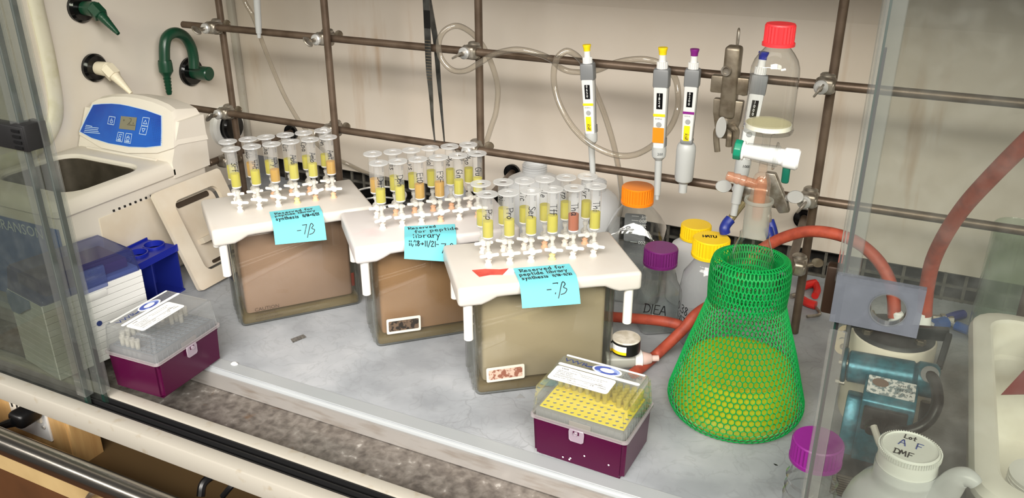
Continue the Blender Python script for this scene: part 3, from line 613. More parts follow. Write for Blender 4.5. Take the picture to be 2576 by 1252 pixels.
def clamp(x, y, z, label, wing=-.9, front=True, back=True):
    """boss head joining a horizontal rod to an upright, with its thumb screws"""
    t = thing('rod_clamp', label, 'clamp', (x, y, z), 0, 'boss heads on the rod lattice')
    MB().rbox((0, 0, 0), (.024, .036, .022), .006, 3).cyl((-.013, -.006, 0), (.013, -.006, 0), .0105, n=16, bev=.002).cyl((0, .008, -.014), (0, .008, .014), .0105, n=16, bev=.002).build('clamp_body', 'cast', t)
    if front:
        s = MB().cyl((-.004, -.016, 0), (-.004, -.024, 0), .0095, n=18, bev=.002).build('collar', 'chrome', t)
        w = MB().cyl((0, 0, 0), (0, -.012, 0), .0035, n=10)
        w.lathe([(0, -.0015), (.010, -.0015), (.011, 0), (.010, .0015), (0, .0015)], 18, T(0, -.018, 0) @ RY(R(75)) @ Matrix.Diagonal((1, .75, 1, 1)))
        w = w.build('thumb_screw', 'cast', t); w.location = (-.004, -.024, 0); w.rotation_euler = (0, wing, 0)
    if back:
        w = MB().cyl((.012, .006, .0), (.021, .006, .004), .0035, n=10)
        w.lathe([(0, -.0015), (.008, -.0015), (.009, 0), (.008, .0015), (0, .0015)], 18, T(.026, .006, .007) @ RX(R(80)) @ Matrix.Diagonal((1, .8, 1, 1)))
        w.build('thumb_screw', 'castdark', t)
    return t
cl = [(V[0], .3905, 'leftmost upright and the upper bar', -.6), (V[1], .391, 'second upright and the upper bar', -.5), (V[2], .391, 'middle upright and the upper bar', 1.3), (V[3], .3915, 'right upright and the upper bar', .8),
      (V[0], .2266, 'leftmost upright and the lower bar', .9), (V[1], .2266, 'second upright and the lower bar', .3), (V[2], .2266, 'middle upright and the lower bar', -.4), (V[3], .2266, 'right upright and the lower bar', .8), (V[3], .572, 'right upright and the topmost bar', .3)]
for i, ((x, y), z, lb, wg) in enumerate(cl):
    clamp(x+(-.006 if i not in (1, 5) else -.016), YH+(.004 if i not in (1, 5) else -.002), z, 'cast boss head joining the '+lb, wg, True, i in (0, 1, 4, 5, 6))
clamp(-.1215, 1.2, .1285, 'dusty boss head joining the right upright and its stand-off', .3, False, True)
clamp(-1.2185, 1.2, .1345, 'dark boss head joining the leftmost upright and its stand-off', .3, False, True)

# ---------------------------------------------------------------- vacuum manifolds with their syringes
LZ = .1804
MAN = [(-.8729, .9720, .8836, -.009, (140, 114, 94), 'leftmost'), (-.6346, 1.0095, .7732, -.014, (140, 108, 76), 'middle'), (-.4275, .9556, .6616, -.009, (152, 140, 114), 'nearest')]
HUBS = [['hubp', 'hubp', 'hubp', 'huby', 'hubo', 'hubo'], ['hubp', 'hubp', 'hubp', 'hubo', 'hubp', 'hubo'], ['hubp', 'hubp', 'hubp', 'huby', 'hubp', 'hubp']]
ROLLS = [[-.16, -.2, -.3, -.1, .2, -.1], [.22, .0, -.12, .16, .03, -.1], [.06, .02, .04, -.14, -.16, -.22]]
sc0 = None
def stopcock_parts(t, p, roll, hub):
    global sc0
    if sc0 is None:
        b = MB().lathe([(.0026, .009), (.0032, .0115), (.0032, .0235), (.0024, .024), (.0024, .0285), (.0036, .029), (.0038, .0335), (.003, .0335)], 12)
        b.cyl((0, .0065, .0175), (0, -.0065, .0175), .0052, n=14, bev=.001)
        h = MB().prism(rrect(.0258, .0042, .0018, 3), -.0016, .0016, RX(R(90)), r=.0006, seg=1)
        h.cyl((0, .0025, 0), (0, -.003, 0), .0042, n=14, bev=.0006).lathe([(.0025, .003), (.0025, .0036), (.0032, .0036), (.0032, .003)], 12, RX(R(90)))
        u = MB().lathe([(0, 0), (.0052, 0), (.0052, .0016), (.0040, .0022), (.0034, .006), (.0046, .0065), (.0046, .0075), (.003, .008), (.0029, .0105), (0, .0105)], 12)
        sc0 = (b.build('stopcock', 'ppf', t), h.build('stopcock_handle', 'ppwhite', t), {k: u.build('luer_hub', k, t) for k in ('hubp', 'hubo', 'huby')})
        protos = [sc0[0], sc0[1]]+list(sc0[2].values())
        for q in protos: COL.objects.unlink(q)
    s = bpy.data.objects.new('stopcock', sc0[0].data); h = bpy.data.objects.new('stopcock_handle', sc0[1].data); u = bpy.data.objects.new('luer_hub', sc0[2][hub].data)
    for q in (s, h, u): COL.objects.link(q)
    s.parent = t; s.location = p; h.parent = s; u.parent = s
    h.location = (0, -.0085, .0175); h.rotation_euler = (0, -roll, 0)
def manifold(k):
    x, y, th, yf, brown, nm = MAN[k]
    t = thing('vacuum_manifold', ['leftmost twelve-port vacuum manifold with a rosy brown glass tank', 'middle twelve-port vacuum manifold with a dark tan glass tank', 'nearest twelve-port vacuum manifold with an olive grey tank and gauge'][k], 'manifold', (x, y, 0), th, 'vacuum manifolds')
    W, D = .194, .086
    gt = MB().prism(rrect(W, D, .009, 4), 0, .166, r=.003, seg=2)
    gt = gt.build('glass_tank', 'tankglass', t)
    for sx in (-1, 1):
        for yy in (-.03, -.0155, 0, .0155, .03): MB().cyl((sx*(W/2-.002), yy, .004), (sx*(W/2-.002), yy, .163), .0045, n=10).build('glass_rib', 'tankglass', gt)
    MB().prism(rrect(W-.006, D-.006, .006, 3), .002, .016, r=.003, seg=2).build('thick_base', glass('tank_base_glass', (.94, .90, .78), .16, (192, 168, 116), .04, 1.5), gt)
    MB().prism(rrect(W-.022, D-.016, .006, 3), .017, .150, r=.003).build('cloudy_liquid', mat('cloudy_'+nm, brown, .3, rgb2=tuple(int(c*.93) for c in brown), scale=7, lo=.4, hi=.7), t)
    lw, ld = .244, .1435
    n = 24; xs = [-lw/2+lw*i/n for i in range(n+1)]
    def zb(u):
        q = min(max((abs(u)-.068)/(.092-.068), 0), 1); q = q*q*(3-2*q); return LZ-.0172-.0095*q
    b = bmesh.new(); poly = [(-lw/2, LZ), (lw/2, LZ)]+[(u, zb(u)) for u in xs[::-1]]
    mb = MB().prism([(p[0], p[1]) for p in poly], -ld/2, ld/2, RX(R(90)), r=.005, seg=3, ang=.9)
    lidm = 'hdpe2' if k == 1 else 'hdpe'
    mb.build('lid_slab', lidm, t)
    for sx in (-1, 1):
        for sy in (-1, 1):
            MB().cyl((sx*.108, sy*.060, LZ-.026), (sx*.108, sy*.060, LZ-.080), .0062, n=16, bev=.001).build('support_leg', 'ppwhite', t)
    for i in range(6):
        px = -.0715+.029*i
        stopcock_parts(t, (px, yf, LZ), ROLLS[k][i], HUBS[k][i])
        stopcock_parts(t, (px, .033, LZ), random.uniform(-.25, .25), random.choice(['hubp', 'hubp', 'hubo']) if i != 3 else 'hubo')
    if k:
        c = [(-.0545, .0325, .052, .0255, -.02), (-.0560, .0322, .053, .0225, .02)][k-1]
        st = MB().prism(rrect(c[2], c[3], .002, 2), 0, .0006, T(c[0], -D/2-.0004, c[1]) @ RX(R(90)) @ RZ(c[4])).build('sticker', 'stick', t, 'worn white sticker')
        MB().prism(rrect(c[2]*.88, c[3]*.66, .0015, 2), .0006, .001, T(c[0], -D/2-.0004, c[1]) @ RX(R(90)) @ RZ(c[4])).build('worn_patch', mat('worn_patch_%d' % k, ((96, 78, 62), (196, 168, 150))[k-1], .8, rgb2=((36, 30, 24), (134, 84, 66))[k-1], scale=170, lo=.45, hi=.55), st)
    else:
        tx = MB(); A = T(-.0745, -D/2-.0006, .0235) @ RX(R(90))
        tx.text('CAUTION', .0085, A)
        for i, s in enumerate(('VACUUM MANIFOLD', 'USE EYE PROTECTION', 'RELEASE VACUUM SLOWLY')): tx.text(s, .0034, A @ T(0, -.0055-.0048*i, 0))
        tx.build('caution_print', mat('brown_print', (74, 60, 50), .5), t)
        MB().rbox((.0855, -.031, .042), (.010, .002, .024), .001).build('red_mark', mat('brick_red', (112, 44, 30), .6), t)
    return t
MT = [manifold(k) for k in range(3)]
def mworld(k, p): x, y, th = MAN[k][:3]; return T(x, y, 0) @ RZ(th) @ Vector(p)
# gauge and valve on the nearest manifold
t = MT[2]
g = MB().cyl((.121, -.027, .036), (.121, -.027, .0565), .0203, n=32, bev=.0015).cyl((.121, -.027, .028), (.121, -.027, .036), .006, n=12).build('vacuum_gauge', 'blackp', t, 'black round gauge with a white top')
MB().lathe([(0, .0582), (.0195, .0582), (.0203, .0572), (.0203, .0562), (0, .0562)], 32, T(.121, -.027, 0)).build('gauge_top', mat('scuffed_white', (214, 208, 196), .35, rgb2=(186, 178, 160), scale=90), g)
a0 = math.atan2(-(mworld(2, (.121, -.027, 0)).y), -(mworld(2, (.121, -.027, 0)).x))-MAN[2][2]
def gl_(u, s): a = a0-.55+u/.0205; return (.121+.0206*math.cos(a), -.027+.0206*math.sin(a), .040+s)
def patch(fn, u0, u1, v0, v1, n=8):
    m = MB(); P = [fn(u0+(u1-u0)*i/n, v) for v in (v0, v1) for i in range(n+1)]
    return m.add(P, [(i, i+1, n+2+i, n+1+i) for i in range(n)])
patch(gl_, -.0125, .0125, 0, .013).build('gauge_label', 'paper', g, 'white and yellow label')
patch(lambda u, s: Vector(gl_(u, s))+Vector((math.cos(a0)*.0002, math.sin(a0)*.0002, 0)), -.0125, .0125, 0, .0045).build('yellow_band', 'yellow', g)
v = MB().cyl((.094, -.020, .020), (.135, -.026, .020), .0125, n=24, bev=.001).build('valve_barrel', glass('valve_plastic', (.9, .9, .88), .6, (206, 206, 196), .2, 1, transl=.3), t)
MB().cyl((.135, -.026, .020), (.146, -.0276, .020), .0130, n=24, bev=.001).build('valve_nut', 'white', v)
MB().cyl((.146, -.0276, .020), (.160, -.0297, .020), .0108, .007, n=18, bev=.001).cyl((.158, -.0294, .020), (.170, -.031, .020), .0045, n=12).build('hose_barb', 'pinknut', v)

# syringes
SY0 = {}
def syringe(k, i, row, txt, col, lev, toff=.0, size=.0086, start=.020):
    x, y, th, yf, _, nm = MAN[k]
    P = mworld(k, (-.0715+.029*i, yf if row == 0 else .033, LZ))
    colname = {'y': 'yellow', 'l': 'pale yellow', 'o': 'amber', 'r': 'rust orange'}[col]
    rw = 'front' if row == 0 else 'back'
    lb = ('clear syringe barrel marked %s with %s resin, %s row of the %s manifold' % (txt, colname, rw, nm)) if txt and len(txt) > 1 else 'clear syringe barrel with %s resin, first in the back row of the %s manifold' % (colname, nm)
    s = thing('syringe_barrel', lb, 'syringe', P, 0, 'resin syringes on the %s manifold' % nm)
    s.rotation_euler = (random.uniform(-.012, .012), random.uniform(-.012, .012), 0)
    if not SY0:
        rb = .00735
        b = MB().lathe([(.002, .0275), (.002, .0345), (.0030, .035), (.0030, .0375), (.0062, .0385), (rb, .0398), (rb, .0995)], 22)
        f = MB().lathe([(.0058, .0988), (.0137, .0988), (.0140, .0996), (.0137, .1006), (.0058, .1006), (.0055, .0997), (.0058, .0988)], 28)
        fr = MB().lathe([(0, .0398), (.0066, .0398), (.0068, .0415), (0, .0415)], 20)
        rs = MB().lathe([(0, 0), (.0068, 0), (.0068, 1), (0, 1)], 20)
        SY0['b'] = b.build('barrel', 'pp').data; SY0['f'] = f.build('flange', 'ppflange').data; SY0['frit'] = fr.build('frit', 'ppwhite').data
        for c in SYR: SY0[c] = rs.build('resin', SYR[c]).data
        for o in [o for o in COL.objects if o.data in list(SY0.values())]: bpy.data.objects.remove(o)
    def ch(n, d):
        o = bpy.data.objects.new(n, d); COL.objects.link(o); o.parent = s; return o
    ch('barrel', SY0['b']); ch('flange', SY0['f']); ch('frit', SY0['frit'])
    r = ch('resin', SY0[col]); r.location = (0, 0, .0416); r.scale = (1, 1, lev)
    if txt:
        ac = math.atan2(-P.y, -P.x)+toff; rr = .00765
        fn = lambda u, w: (rr*math.cos(ac+w/rr), rr*math.sin(ac+w/rr), .0985-start-u)
        MB().hand(txt, size, .00095, fn, 0, -size*.42).build('marker_label', 'ink', s)
    tk = MB(); ac = math.atan2(-P.y, -P.x)+.75; rr = .0076
    for q in range(5):
        z = .094-q*.0014; w = .0016
        tk.add([(rr*math.cos(ac+a/rr), rr*math.sin(ac+a/rr), zz) for a, zz in ((-w, z), (w, z), (w, z+.0005), (-w, z+.0005))], [(0, 1, 2, 3)])
    tk.build('graduation', 'greyink', s)
ROWS = [
 (0, 0, [('3Ff', 'y', .020), ('4At', 'y', .021), ('4Py', 'o', .0185), ('Abu', 'l', .0215), ('Amb', 'l', .020), ('Amt', 'o', .0195)]),
 (0, 1, [('', 'y', .020), ('Tdp', 'o', .021), ('Dia', 'y', .020), ('Cit', 'y', .0195), ('Cpa', 'y', .020), ('An', 'y', .019)]),
 (1, 0, [('Dmf', 'y', .0195), ('Dph', 'l', .021), ('EtO', 'o', .021), ('F3F', 'o', .021), ('Gln', 'y', .021), ('Glu', 'y', .021)]),
 (1, 1, [('', 'o', .020), ('His', 'y', .021), ('Lys', 'y', .022), ('Nal', 'y', .0235), ('Phe', 'y', .0225), ('Php', 'y', .0215)]),
 (2, 0, [('Pip', 'l', .0215), ('Pro', 'l', .0215), ('Ser', 'y', .021), ('Tff', 'y', .022), ('Tha', 'r', .022), ('Thi', 'y', .0225)]),
 (2, 1, [('T', 'l', .020), ('Ini', 'l', .0215), ('Tic', 'y', .021), ('Ile', 'l', .022), ('Trp', 'l', .0235), ('Tyr', 'l', .0225)]),
]
for k, row, L_ in ROWS:
    for i, (tx, c, lv) in enumerate(L_):
        syringe(k, i, row, tx, c, lv, (.12 if row == 0 else -.35), .0092 if k else .0086, .018 if row == 0 else .012)
# sticky notes
def note(k, u0, y0, rot, lines, label, w=.076, h=.076, out=.0):
    x, y, th = MAN[k][:3]; A = T(x, y, 0) @ RZ(th)
    hd = .1435/2; ca, sa = math.cos(rot), math.sin(rot)
    path = [(y0, LZ+.0006), (-.055, LZ+.0010), (-.0640, LZ+.0011), (-.0728, LZ-.0020), (-.0802, LZ-.0088), (-.0864-out, LZ-.0180), (-.0918-out, LZ-.0282), (-.0966-out, LZ-.0388), (-.107-out, LZ-.062)]
    pp = smooth([(0, p[0], p[1]) for p in [(y0+.03, LZ+.0006)]+path], 8); acc = [0]
    for a, b in zip(pp, pp[1:]): acc.append(acc[-1]+(b-a).length)
    def fn(a, b, lift=0):
        U = u0+a*ca-b*sa; S = b*ca+a*sa+.03
        for i in range(len(pp)-1):
            if acc[i+1] >= S or i == len(pp)-2:
                q = (S-acc[i])/(acc[i+1]-acc[i]); p = pp[i].lerp(pp[i+1], q); d = (pp[i+1]-pp[i]).normalized(); n = Vector((0, d.z, -d.y))
                if n.z < 0 and n.y > 0: n = -n
                p = p+n*lift; return A @ Vector((U, p.y, p.z))
    nu, nv = 4, 16; m = MB()
    for lf in (0, .0003): 
        m.add([fn(-w/2+w*i/nu, h*j/nv, lf) for j in range(nv+1) for i in range(nu+1)], [(j*(nu+1)+i, j*(nu+1)+i+1, (j+1)*(nu+1)+i+1, (j+1)*(nu+1)+i) for j in range(nv) for i in range(nu)])
    o = m.build('sticky_note', 'note'); org = A @ Vector((u0, -.06, LZ)); origin_to(o, org)
    tag(o, label, 'note', 'turquoise sticky notes')
    hw = MB()
    for txt, px, py, size, rt in lines:
        hw.hand(txt, size, .00125, lambda a, b: fn(-w/2+a, -b, .0006), px, -py, rt)
    q = hw.build('handwriting', 'ink'); q.data.transform(T(*(-org))); q.parent = o
note(0, .006, -.034, .07, [('Reserved for', .007, .017, .0085, .05), ('peptide library', .006, .0275, .0080, .05), ('synthesis', .006, .0385, .0068, .03), ('11/18>11/21', .0455, .0365, .0052, .03), ('-7', .034, .064, .014, .0), ('B', .050, .064, .014, 0)], 'turquoise sticky note reading Reserved for peptide library on the leftmost manifold')
note(1, -.004, -.0255, .20, [('Reserved', .006, .014, .0085, .1), ('for peptide', .015, .029, .0110, .1), ('library', .012, .046, .012, .04), ('11/18>11/21-', .006, .060, .0080, .02), ('7B', .052, .068, .014, 0)], 'turquoise sticky note with three large lines of writing on the middle manifold', w=.074, h=.080, out=.002)
note(2, -.004, -.028, .02, [('Reserved for', .007, .015, .0090, .05), ('peptide library', .004, .0265, .0085, .05), ('synthesis', .005, .0375, .0070, .03), ('11/18-11/21', .0455, .0355, .0055, .03), ('-7', .034, .061, .014, 0), ('B', .050, .061, .014, 0)], 'turquoise sticky note reading Reserved for peptide library beside the red tape')
A = T(MAN[2][0], MAN[2][1], 0) @ RZ(MAN[2][2])
def tape(pts, m, name, label):
    o = MB().prism(pts, LZ+.0002, LZ+.0009, A).build(name, m); origin_to(o, A @ Vector((pts[0][0], pts[0][1], LZ))); return tag(o, label, 'tape')
tape([(-.0955, -.0215), (-.078, -.0215), (-.060, -.0268), (-.0475, -.0262), (-.059, -.0425), (-.075, -.0395), (-.0895, -.0425)], mat('red_tape', (212, 84, 70), .5, rgb2=(190, 60, 50), scale=60), 'tape_scrap', 'torn red tape scrap on the nearest manifold lid')
tape([(-.0475, -.0265), (-.040, -.0275), (-.044, -.0445), (-.058, -.0425)], 'paper', 'tape_scrap', 'white tape scrap beside the red tape on the nearest lid')
# ---------------------------------------------------------------- pipette tip boxes
TIP = MB().lathe([(.0037, .0), (.0040, -.002), (.0034, -.004), (.0030, -.016), (.0022, -.03)], 10).lathe([(0, -.006), (.0031, -.006), (.0031, -.011), (0, -.011)], 8).build('pipette_tip', 'tip')
TIPD = TIP.data; TIPY = TIPD.copy(); TIPY.materials[0] = MM['tipy']; bpy.data.objects.remove(TIP)
ORD = 'first second third fourth fifth sixth seventh eighth ninth tenth eleventh twelfth'.split()
def tip_box(name, x, y, th, label, platem, lidm, tips, plabel, reflabel, where):
    t = thing(name, label, 'tip box', (x, y, 0), th, 'plum tip boxes')
    a, b, zr, zt = .123, .0927, .0573, .1003
    q = MB(); bm = bmesh.new(); bmesh.ops.create_cube(bm, size=1)
    for v in bm.verts:
        k = .006 if v.co.z < 0 else .002
        v.co = Vector((v.co.x*(a-k), v.co.y*(b-k), (v.co.z+.5)*zr))
    bmesh.ops.delete(bm, geom=[f for f in bm.faces if f.normal.z > .9], context='FACES')
    bmesh.ops.bevel(bm, geom=[e for e in bm.edges if len(e.link_faces) == 2], offset=.005, segments=3, affect='EDGES')
    q.bm(bm); q.box((0, 0, zr-.006), (a-.006, b-.006, .001)); q.build('box_base', 'tipbase', t)
    # lid: rim, sloping sides, top plate
    l = MB(); bm = bmesh.new(); bmesh.ops.create_cube(bm, size=1)
    for v in bm.verts:
        k = .0005 if v.co.z < 0 else .0075
        v.co = Vector((v.co.x*(a-k), v.co.y*(b-k), zr+.001+(v.co.z+.5)*(zt-zr-.001)))
    bmesh.ops.delete(bm, geom=[f for f in bm.faces if f.normal.z < -.9], context='FACES')
    bmesh.ops.bevel(bm, geom=[e for e in bm.edges if len(e.link_faces) == 2], offset=.004, segments=3, affect='EDGES')
    l.bm(bm); ld = l.build('lid', lidm, t, 'clear hinged lid')
    rim = MB(); P = rrect(a+.003, b+.003, .006, 4); Q = rrect(a-.003, b-.003, .004, 4); n = len(P)
    v = [(p[0], p[1], z) for z in (zr-.0012, zr+.0022) for p in P]+[(p[0], p[1], z) for z in (zr-.0012, zr+.0022) for p in Q]
    f = []
    for i in range(n):
        j = (i+1) % n; f += [(i, j, n+j, n+i), (n+i, n+j, 3*n+j, 3*n+i), (2*n+j, 2*n+i, 3*n+i, 3*n+j), (j, i, 2*n+i, 2*n+j)]
    rim.add(v, f); rim.build('rim', glass('lid_rim', (.9, .88, .88), .3, (214, 206, 208), .06, 1.3), ld)
    lt = MB().prism([(-.009, .0005), (.009, .0005), (.010, -.004), (.0095, -.0145), (.007, -.017), (-.007, -.017), (-.0095, -.0145), (-.010, -.004)], 0, .002, T(0, -b/2-.0012, zr) @ RX(R(90)), r=.0006, seg=1)
    lt.cyl((0, -b/2-.003, zr-.0035), (0, -b/2-.006, zr-.0035), .0028, n=12, bev=.0006); lt.build('latch', glass('latch_plastic', (.86, .82, .85), .4, (206, 190, 204), .08, 1.3), ld)
    MB().box((0, -b/2-.0032, zr-.0035), (.008, .0006, .0045)).build('catch', 'tipbase', t)
    # tray and perforated plate
    MB().rbox((0, 0, zr+.0035), (a-.008, b-.008, .0125), .002).build('tray', 'tray', t)
    rbs = MB()
    for i in range(13): rbs.box((-.054+.009*i, -b/2+.0038, zr+.0035), (.0008, .001, .012))
    for i in range(9): rbs.box((a/2-.0038, -.036+.009*i, zr+.0035), (.001, .0008, .012))
    rbs.build('tray_rib', 'tray', t)
    MB().rbox((.002, -b/2+.0028, zr+.004), (.028, .0008, .007), .0003, 1).build('tray_window', mat('tray_window', (134, 128, 126), .5), t)
    pm = MB(); zp = zr+.0108
    for i in range(12):
        for j in range(8): pm.plate_hole((-.0495+.009*i, -.0315+.009*j), .009, .009, zp-.0012, zp, .0026 if platem == 'tipplate_y' else .0033, 8)
    pm.build('perforated_plate', platem, t)
    MB().box((0, 0, zp-.0025), (.108, .072, .0008)).build('plate_hole_shade', 'plateblack', t)  # added dark sheet, its colour stands in for shade inside the plate holes
    # print on the lid
    pr = MB(); zl = zt+.00035; A = T(0, 0, zl)
    for y0, h, xw in ((.0355, .0035, .104), (.0135, .0055, .106)): pr.prism(rrect(xw, h, h*.45, 3), 0, .0003, T(0, y0, zl))
    pr.prism([(.019*math.cos(i*R(10)), .0098*math.sin(i*R(10))) for i in range(36)], 0, .0004, T(.007, .0245, zl)); pr.build('white_print', 'paper', ld)
    pb = MB().text('VWR', .0105, T(-.050, .0215, zl+.0002), sx=1.35)
    pb.prism([(-.012, .0), (-.004, .001), (.004, .004), (.001, .0), (-.004, -.0015)], 0, .0002, T(-.012, .0235, zl)); pb.build('lettering', 'printblue', ld)
    ov = MB(); 
    N = 28
    for r0, r1, z in ((1, .55, .0005),):
        O = [(.0165*math.cos(i*2*math.pi/N), .0083*math.sin(i*2*math.pi/N)) for i in range(N)]; I = [(p[0]*r1, p[1]*r1) for p in O]
        ov.add([(*p, zl+z) for p in O]+[(*p, zl+z) for p in I], [(i, (i+1) % N, N+(i+1) % N, N+i) for i in range(N)], T(.007, .0245, 0))
    ov.build('oval_logo', mat('logo_blue', (74, 92, 170), .5, rgb2=(150, 168, 220), scale=60, lo=.48, hi=.52), ld)
    ic = MB()
    for q in range(7):
        ic.lathe([(.0019, 0), (.0026, 0), (.0026, .0003), (.0019, .0003), (.0019, 0)], 10, T(.031+.0058*(q % 4), .0275-.0062*(q//4), zl))
    ic.build('icon_print', 'greyink', ld)
    sk = MB().prism(rrect(.078, .032, .004, 4), 0, .0004, T(-.013, -.0075, zl) @ RZ(0)).build('product_sticker', 'paper', ld, 'white printed sticker')
    tx = MB(); B = T(-.013, -.0075, zl+.0006)
    for s, px, py, sz in (('VWR', -.031, .010, .0042), ('|  www.vwr.com', -.019, .0105, .0020), ('sterile aerosol pipet tips', -.033, .0055, .0025), ('With Low Adhesion', -.033, .0022, .0025), ('For 1000uL Pipettors', -.033, -.0012, .0025), ('VWR North America Cat. No. 89174-530', -.006, .0075, .0021), ('VWR Europe Cat. No. 732-1481', -.003, .0040, .0021), ('volume', .021, -.0005, .002), ('100-1000uL', .018, -.0032, .0022), ('ref. Expiration Date: 2023-05', -.033, -.0062, .0023), ('Batch No. 61004 - 45908 - 1201', -.033, -.0098, .0023), ('product', .006, -.0070, .0018), ('CE', .014, -.0085, .0042), ('STERILE', .024, -.0085, .0030), ('Distributed by VWR International', -.012, -.0138, .0019)):
        tx.text(s, sz, B @ T(px, py, 0))
    tx.box((0, -.0037, 0), (.066, .0003, .0001), B); tx.build('sticker_text', 'ink', sk)
    for (i, j) in tips:
        c = bpy.data.objects.new('pipette_tip', TIPY if platem == 'tipplate_y' else TIPD); COL.objects.link(c)
        p = T(x, y, 0) @ RZ(th) @ Vector((-.0495+.009*i, -.0315+.009*j, zp+.014)); c.location = p
        wh = where(i, j); tag(c, plabel+', '+wh, 'pipette tip', reflabel)
    sp = MB()
    for dx, dz in ((-.018, .010), (-.008, .012), (-.0095, .0095), (.010, .022), (.041, .020)): sp.lathe([(0, .0004), (.0009, .0003), (.0012, 0)], 8, T(dx, -b/2-.0002+.0022*(1-dz/zr), dz) @ RX(R(90)))
    if name == 'tip_box' and platem == 'tipplate_y': sp.build('splash_spot', 'paper', t)
    return t
tip_box('tip_box', -.2948, .8241, -.0341, 'plum pipette tip box with a yellow perforated plate, in front of the nearest manifold', 'tipplate_y', 'lidy', [(i, j) for j in (5, 6, 7) for i in range(12)]+[(i, 4) for i in range(6, 12) if i != 8], 'filter tip in yellow-plated box', 'tips in the yellow-plated box', lambda i, j: ['fourth row from back', 'third row from back', 'second row from back', 'rearmost row'][j-4]+', '+ORD[i]+' column from left')
tip_box('tip_box', -.9007, .7229, 1.6176, 'plum pipette tip box with a dark grey perforated plate, beside the left sash', 'tipplate_g', 'lid', [(0, j) for j in range(3, 7)]+[(i, 7) for i in range(1, 12)]+[(i, 6) for i in range(8, 12)]+[(10, 5), (11, 5), (9, 4), (11, 4), (8, 4), (9, 3)], 'filter tip in grey-plated box', 'tips in the grey-plated box', lambda i, j: ['', '', '', 'fifth row from back', 'fourth row from back', 'third row from back', 'second row from back', 'rearmost row'][j]+', '+ORD[i]+' column from left')

# ---------------------------------------------------------------- ultrasonic bath at the left wall
bt = thing('ultrasonic_bath', 'cream ultrasonic cleaning bath with a blue control panel against the left wall', 'ultrasonic bath', (-1.27, .92, 0))
o_ = Vector(bt.location)
x0, x1, y0, y1 = -1.384, -1.152, .782, 1.085

MB().rbox((x1-o_.x+.0005, .93-o_.y, .085), (.002, .17, .13), .001).build('side_recess', 'beige', bt, 'recessed side panel')
vs = MB()
for i in range(8): vs.box((x1-o_.x+.001, .875+.011*i-o_.y, .1535), (.002, .003, .0035))
vs.build('vent_slot', 'black', bt)
# rim: loft of rounded rectangles with the basin opening
def ring_loft(secs, n=5):
    v = []; f = []; rows = []
    for cx, cy, w, h, r, z in secs:
        rows.append(len(v)); v += [(cx+p[0], cy+p[1], z) for p in rrect(w, h, r, n)]
    m = 4*(n+1)
    for a, b in zip(rows, rows[1:]):
        for i in range(m): j = (i+1) % m; f.append((a+i, a+j, b+j, b+i))
    return v, f, rows, m
cx, cy = (x0+x1)/2-o_.x, .900-o_.y
hx, hy_ = (x0+x1)/2-o_.x, (y0+y1)/2-o_.y
v, f, rows, m = ring_loft([(hx, hy_, x1-x0-.008, y1-y0-.008, .006, .004), (hx, hy_, x1-x0, y1-y0, .008, .009), (hx, hy_, x1-x0, y1-y0, .008, .172)])
f.append(tuple(range(m))[::-1]); MB().add(v, f).build('housing', 'bathw', bt)
v, f, rows, m = ring_loft([(cx, cy, .234, .240, .012, .171), (cx, cy, .239, .247, .014, .174), (cx, cy, .239, .247, .014, .184), (cx, cy+.001, .231, .238, .02, .194), (cx, cy+.001, .223, .228, .022, .197), (cx, cy-.006, .194, .154, .036, .197), (cx, cy-.006, .188, .148, .034, .194), (cx, cy-.006, .186, .146, .034, .186)])
MB().add(v, f).build('rim', 'bathw', bt)
v, f, rows, m = ring_loft([(cx, cy-.006, .188, .148, .034, .1905), (cx, cy-.006, .184, .144, .034, .190), (cx, cy-.006, .174, .134, .03, .070), (cx, cy-.006, .15, .11, .02, .062)])
f.append(tuple(range(rows[-1], rows[-1]+m))[::1]); MB().add(v, f).build('basin', 'basin', bt, 'stainless steel basin')
# console
PN = Vector((0, -math.cos(R(24)), math.sin(R(24)))); PO = Vector((-1.27, 1.012, .22))
def atp(x, y, off=0):
    d = RIGHT*((x-1288)/F_PX)-UP*((y-626)/F_PX)+FWD
    return CAMP+d*(((PO+PN*off)-CAMP).dot(PN)/d.dot(PN))
out = [(199, 338), (202, 322), (232, 258), (248, 249), (282, 243), (316, 243), (350, 248), (385, 257), (415, 270), (432, 282), (438, 300), (437, 372), (395, 385), (320, 385), (255, 372)]
FP = [atp(*p)-o_ for p in out]; n = len(FP)
m_ = MB(); back = [Vector((p.x, 1.093-o_.y, p.z-.006)) for p in FP]; mid = [p+Vector((0, .010, .003)) for p in FP]
low = [Vector((p.x, p.y, p.z)) for p in FP]
m_.add(FP+mid+back, [tuple(range(n))[::-1]]+[(i, (i+1) % n, n+(i+1) % n, n+i) for i in range(n)]+[(n+i, n+(i+1) % n, 2*n+(i+1) % n, 2*n+i) for i in range(n)]+[tuple(range(2*n, 3*n))])
m_.build('console', 'bathw', bt, ang=25)
MB().prism([(1.006-o_.y, .168), (1.09-o_.y, .168), (1.0925-o_.y, .262), (1.036-o_.y, .262), (1.018-o_.y, .225), (1.006-o_.y, .197)], -.1150, .1195, T((x0+x1)/2-o_.x, 0, 0) @ Matrix(((0, 0, 1, 0), (1, 0, 0, 0), (0, 1, 0, 0), (0, 0, 0, 1)))).build('console_base', 'bathw', bt)
MB().tube([(x0-o_.x+.03, 1.002-o_.y, .198), (-.02, 1.0-o_.y, .198), (x1-o_.x-.03, 1.002-o_.y, .198)], .0025, n=8).build('rim_bead', 'bathw', bt)
pan = [(201.6, 330.6), (217, 297), (234.6, 263.7), (256, 261.5), (280.6, 260.8), (302, 262.5), (323.7, 266.6), (366.9, 277.4), (405, 291), (405.5, 330), (404, 366), (367, 370), (323.7, 368.6), (273.4, 360), (230.3, 346.4)]
